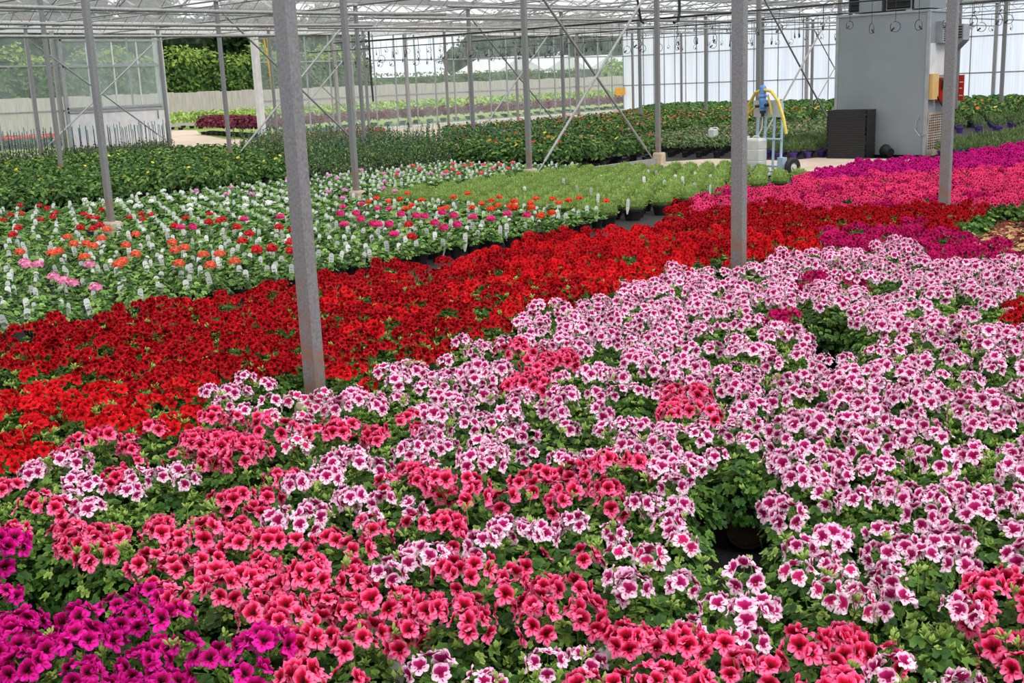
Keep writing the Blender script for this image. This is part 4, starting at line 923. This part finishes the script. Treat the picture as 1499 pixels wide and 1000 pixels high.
def jerry(name, w_, d_, h, loc, label, cat='jerrycan'):
    mb = MB(); c = .05; ring = lambda k: [(-w_/2+c, -d_/2), (w_/2-c, -d_/2), (w_/2, -d_/2+c), (w_/2, d_/2-c), (w_/2-c, d_/2), (-w_/2+c, d_/2), (-w_/2, d_/2-c), (-w_/2, -d_/2+c)]
    V, lv = [], [(0, .93), (.03, 1), (h*.33, 1), (h*.35, .97), (h*.37, 1), (h*.66, 1), (h*.68, .97), (h*.70, 1), (h*.93, 1), (h*.985, .93), (h, .8)]
    for z, k in lv: V += [(x*k, y*k, z) for x, y in ring(1)]
    mb.add(V, [(8*i+j, 8*i+(j+1) % 8, 8*i+8+(j+1) % 8, 8*i+8+j) for i in range(len(lv)-1) for j in range(8)]+[tuple(range(8))[::-1], tuple(range(8*len(lv)-8, 8*len(lv)))], 'jerry')
    o = mb.obj(name, None, loc); MB().lathe([(.0005, 0), (.035, 0), (.035, .04), (.0005, .04)], 'jerry', 12, (-w_*.25, 0, h)).obj('cap', o); MB().tube([(-.02, 0, h-.01), (.02, 0, h+.035), (.10, 0, h+.035), (.13, 0, h-.01)], .013, 'jerry').obj('handle', o)
    tag(o, label, cat)
jerry('jerrycan', .44, .24, .58, (-9.93, 17.60, .06), 'tall white plastic jerrycan standing on the hand truck')
jerry('water_container', .22, .16, .17, (-13.32, 21.86, .40), 'small white container among the plants beyond the path', 'container')
# ------------------------------------------------------------------ outside
fb = MB()
for k in range(0, 95):
    y = 16+.8*k; fb.box((-60.02, y, 0), (-60, y+.795, 1.98+.03*math.sin(k*1.7)), 'wood')
tag(fb.obj('board_fence'), 'weathered grey board fence running behind the plants outside', 'fence')
def leafmass(mb, n, f, mat, r, tones):
    for i in range(n):
        c, nr = f(); R_ = frame(np.array(nr)+np.array([random.gauss(0, .4) for _ in range(3)]), (random.gauss(0, 1), random.gauss(0, 1), random.gauss(0, 1))); q = random.uniform(.6, 1.2)*r; t = tones(c)
        V = np.array([(0, -q, 0), (q*.5, 0, q*.12), (0, q, 0), (-q*.5, 0, q*.12)]); mb.add(V@R_.T+np.array(c), [(0, 1, 2, 3)], mat, min(1, max(0, t)))
def hedge_f():
    y = random.uniform(14, 56); k = random.random(); top = 4.1+.35*math.sin(y*1.1)+.25*math.sin(y*3.1+1)
    if k < .7: return (-61.9+random.uniform(-.35, .25)+.25*math.sin(y*1.9), y, .2+(top-.2)*random.random()), (1, 0, .3)
    return (-62-2*random.random(), y, top+random.gauss(0, .15)), (.3, 0, 1)
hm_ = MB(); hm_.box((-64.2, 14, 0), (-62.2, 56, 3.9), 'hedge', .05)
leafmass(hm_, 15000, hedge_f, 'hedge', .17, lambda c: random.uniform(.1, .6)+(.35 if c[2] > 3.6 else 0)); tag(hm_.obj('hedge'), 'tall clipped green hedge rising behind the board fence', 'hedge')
def tree(x, y, h, r, label, grp, mat='tree', n=3200, z0=.25):
    o = empty('tree', (x, y, 0)); MB().tube([(0, 0, 0), (.1, 0, h*.4), (0, .1, h*.75)], [.28, .2, .08], 'wood', 7).obj('trunk', o)
    bl = [(random.gauss(0, r*.4), random.gauss(0, r*.4), h*random.uniform(z0+.1, .9), r*random.uniform(.45, .75)) for _ in range(12)]
    def f():
        bx, by, bz, br = random.choice(bl); d = np.array([random.gauss(0, 1) for _ in range(3)]); d /= np.linalg.norm(d); return np.array([bx, by, bz])+d*br*random.uniform(.75, 1.05), d
    mb = MB()
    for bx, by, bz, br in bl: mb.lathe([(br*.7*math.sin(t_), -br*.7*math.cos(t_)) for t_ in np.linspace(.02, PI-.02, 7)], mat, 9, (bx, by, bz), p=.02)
    leafmass(mb, n, f, mat, .30, lambda c: random.uniform(.1, .8)); mb.obj('crown', o); tag(o, label, 'tree', grp)
for x, y, h, r in ((-71, 24, 8.5, 4), (-73, 31.5, 9.5, 4.5), (-71, 39, 9.3, 4), (-72, 46.5, 9.5, 4.2), (-71, 53.5, 8.5, 3.6), (-72, 60, 7.5, 3.0)): tree(x, y, h, r, 'dark leafy tree standing behind the hedge outside', 'dark trees behind the hedge')
for x, y, h, r in ((-95, 105, 9, 5), (-96, 113, 9.5, 5), (-94, 121, 9.5, 5), (-96, 129, 9, 5), (-100, 137, 9, 5)): tree(x, y, h, r, 'tree far off beyond the neighbouring glasshouse, seen through the back glass', 'far trees beyond the glasshouse', n=1300)
tree(-70, 96.5, 3.6, 1.7, 'round yellow-green tree outside near the corner of the glass wall', None, 'leaf_light', 900, .1)
# low hedge under the open sky and the neighbouring glasshouse
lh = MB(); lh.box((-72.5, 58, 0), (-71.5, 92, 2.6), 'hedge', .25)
leafmass(lh, 3500, lambda: ((-71.3+random.uniform(-.2, .2), random.uniform(58, 92), random.uniform(.1, 2.95)), (1, 0, .4)), 'hedge', .16, lambda c: random.uniform(.2, .8)); tag(lh.obj('hedge'), 'lower green hedge outside below the open sky', 'hedge')
nh = empty('neighbouring_glasshouse', (-80, 100, 0)); MB().box((-3, -14, 0), (3, 16, 2.9), 'pane').obj('wall', nh)
mb = MB()
for k in range(4):
    y0 = -14+7.5*k; mb.add([(-3, y0, 2.9), (3, y0, 2.9), (3, y0+3.75, 4.4), (-3, y0+3.75, 4.4), (3, y0+7.5, 2.9), (-3, y0+7.5, 2.9)], [(0, 1, 2, 3), (3, 2, 4, 5), (1, 4, 2)], 'white_paint')
mb.obj('roof', nh)
mb = MB()
for k in range(16): mb.box((3, -14+2*k-.05, 0), (3.06, -14+2*k+.05, 2.9), 'alu')
mb.obj('frame', nh); tag(nh, 'pale neighbouring glasshouse with low gabled roofs seen through the back glass', 'glasshouse')
# beds of plants outside
ps = [bushy_mb(110, .42, .40, .48, 'leaf_purple', (.07, .11), pr=.17).mesh('purple_shrub') for _ in range(4)]
lp = [bushy_mb(60, .42, .40, .48, 'leaf_purple', (.09, .13), pr=.17).mesh('purple_shrub_beyond') for _ in range(2)]
pa, pb = ground(299, 197), ground(390, 203)
for i in range(2):
    for j in range(12):
        x = pa[0]+(pb[0]-pa[0])*j/11-.55*i; y = pa[1]+(pb[1]-pa[1])*j/11+.75*i; px, py, d = proj(x, y, .4)
        if 285 < px < 400 and x < XW-.5:
            o = link('purple_leaved_shrub', random.choice(ps), None, (x, y, 0)); o.rotation_euler.z = random.random()*6; tag(o, 'purple-leaved potted shrub outside the open doorway', 'shrub', 'purple shrubs outside the doorway')
n_ = 0
for j in range(36):
    for i in range(3):
        x = -40.6-.95*i; y = 32.6+.95*j; o = link('purple_leaved_shrub', random.choice(lp), None, (x, y, 0)); o.rotation_euler.z = random.random()*6; o.scale = (1, 1, .85)
        tag(o, 'purple-leaved potted shrub in the long rows seen through the back glass', 'shrub', 'purple shrubs behind the back glass')
yl = [bushy_mb(80, .7, .45, .5, 'leaf_light', (.10, .15), pr=.15).mesh('yellow_green_shrub') for _ in range(3)]
for i in range(3):
    for j in range(34):
        x = -54-1.6*i; y = 33.5+1.25*j+.5*i; o = link('yellow_green_shrub', random.choice(yl), None, (x, y, 0)); o.rotation_euler.z = random.random()*6
        tag(o, 'low yellow-green shrub in the rows outside before the fence', 'shrub', 'yellow-green shrubs outside')
rb = [bushy_mb(60, .28, .16, .24, 'leaf_dark', (.05, .08), 'fl_bed', 16, fr=.09).mesh('red_bedding_plant') for _ in range(3)]
for i in range(5):
    for j in range(22):
        x = -44-.7*i; y = 16.5+.42*j+.62*i
        if proj(x, y, .4)[0] < 90:
            o = link('red_bedding_plant', random.choice(rb), None, (x, y, 0)); o.rotation_euler.z = random.random()*6; tag(o, 'red-flowering bedding plant outside the glass at the far left', 'potted plant', 'red bedding plants outside')

# ------------------------------------------------------------------ light
w = bpy.data.worlds.new('World'); SC.world = w; w.use_nodes = True
nt = w.node_tree; nt.nodes.clear()
wo = N(nt, 'ShaderNodeOutputWorld'); bg = N(nt, 'ShaderNodeBackground'); nt.links.new(bg.outputs[0], wo.inputs[0])
tc = N(nt, 'ShaderNodeTexCoord'); sx = N(nt, 'ShaderNodeSeparateXYZ'); nt.links.new(tc.outputs['Generated'], sx.inputs[0])
nz = N(nt, 'ShaderNodeTexNoise'); nz.inputs['Scale'].default_value = 2.5; nz.inputs['Detail'].default_value = 5; nt.links.new(tc.outputs['Generated'], nz.inputs[0])
ad = N(nt, 'ShaderNodeMath', operation='MULTIPLY_ADD'); nt.links.new(nz.outputs[0], ad.inputs[0]); ad.inputs[1].default_value = .25; nt.links.new(sx.outputs['Z'], ad.inputs[2])
rp = ramp(nt, [(.05, (224, 229, 237)), (.3, (236, 239, 244)), (.7, (254, 253, 250))]); nt.links.new(ad.outputs[0], rp.inputs[0])
nt.links.new(rp.outputs[0], bg.inputs[0]); bg.inputs[1].default_value = .92
sun = bpy.data.lights.new('soft_sun', 'SUN'); sun.energy = 1.6; sun.angle = math.radians(30); sun.color = (1, .98, .95)
so = bpy.data.objects.new('soft_sun', sun); COL.objects.link(so); so.rotation_euler = (math.radians(8), math.radians(36), 0)
SC.cycles.use_denoising = True
SC.cycles.max_bounces = 7; SC.cycles.diffuse_bounces = 3; SC.cycles.glossy_bounces = 2; SC.cycles.transmission_bounces = 3; SC.cycles.transparent_max_bounces = 16
SC.cycles.use_fast_gi = False; SC.cycles.caustics_reflective = False; SC.cycles.caustics_refractive = False
SC.view_settings.view_transform = 'Standard'; SC.view_settings.look = 'None'; SC.view_settings.gamma = 1; SC.view_settings.use_curve_mapping = False
SC.view_settings.exposure = .60
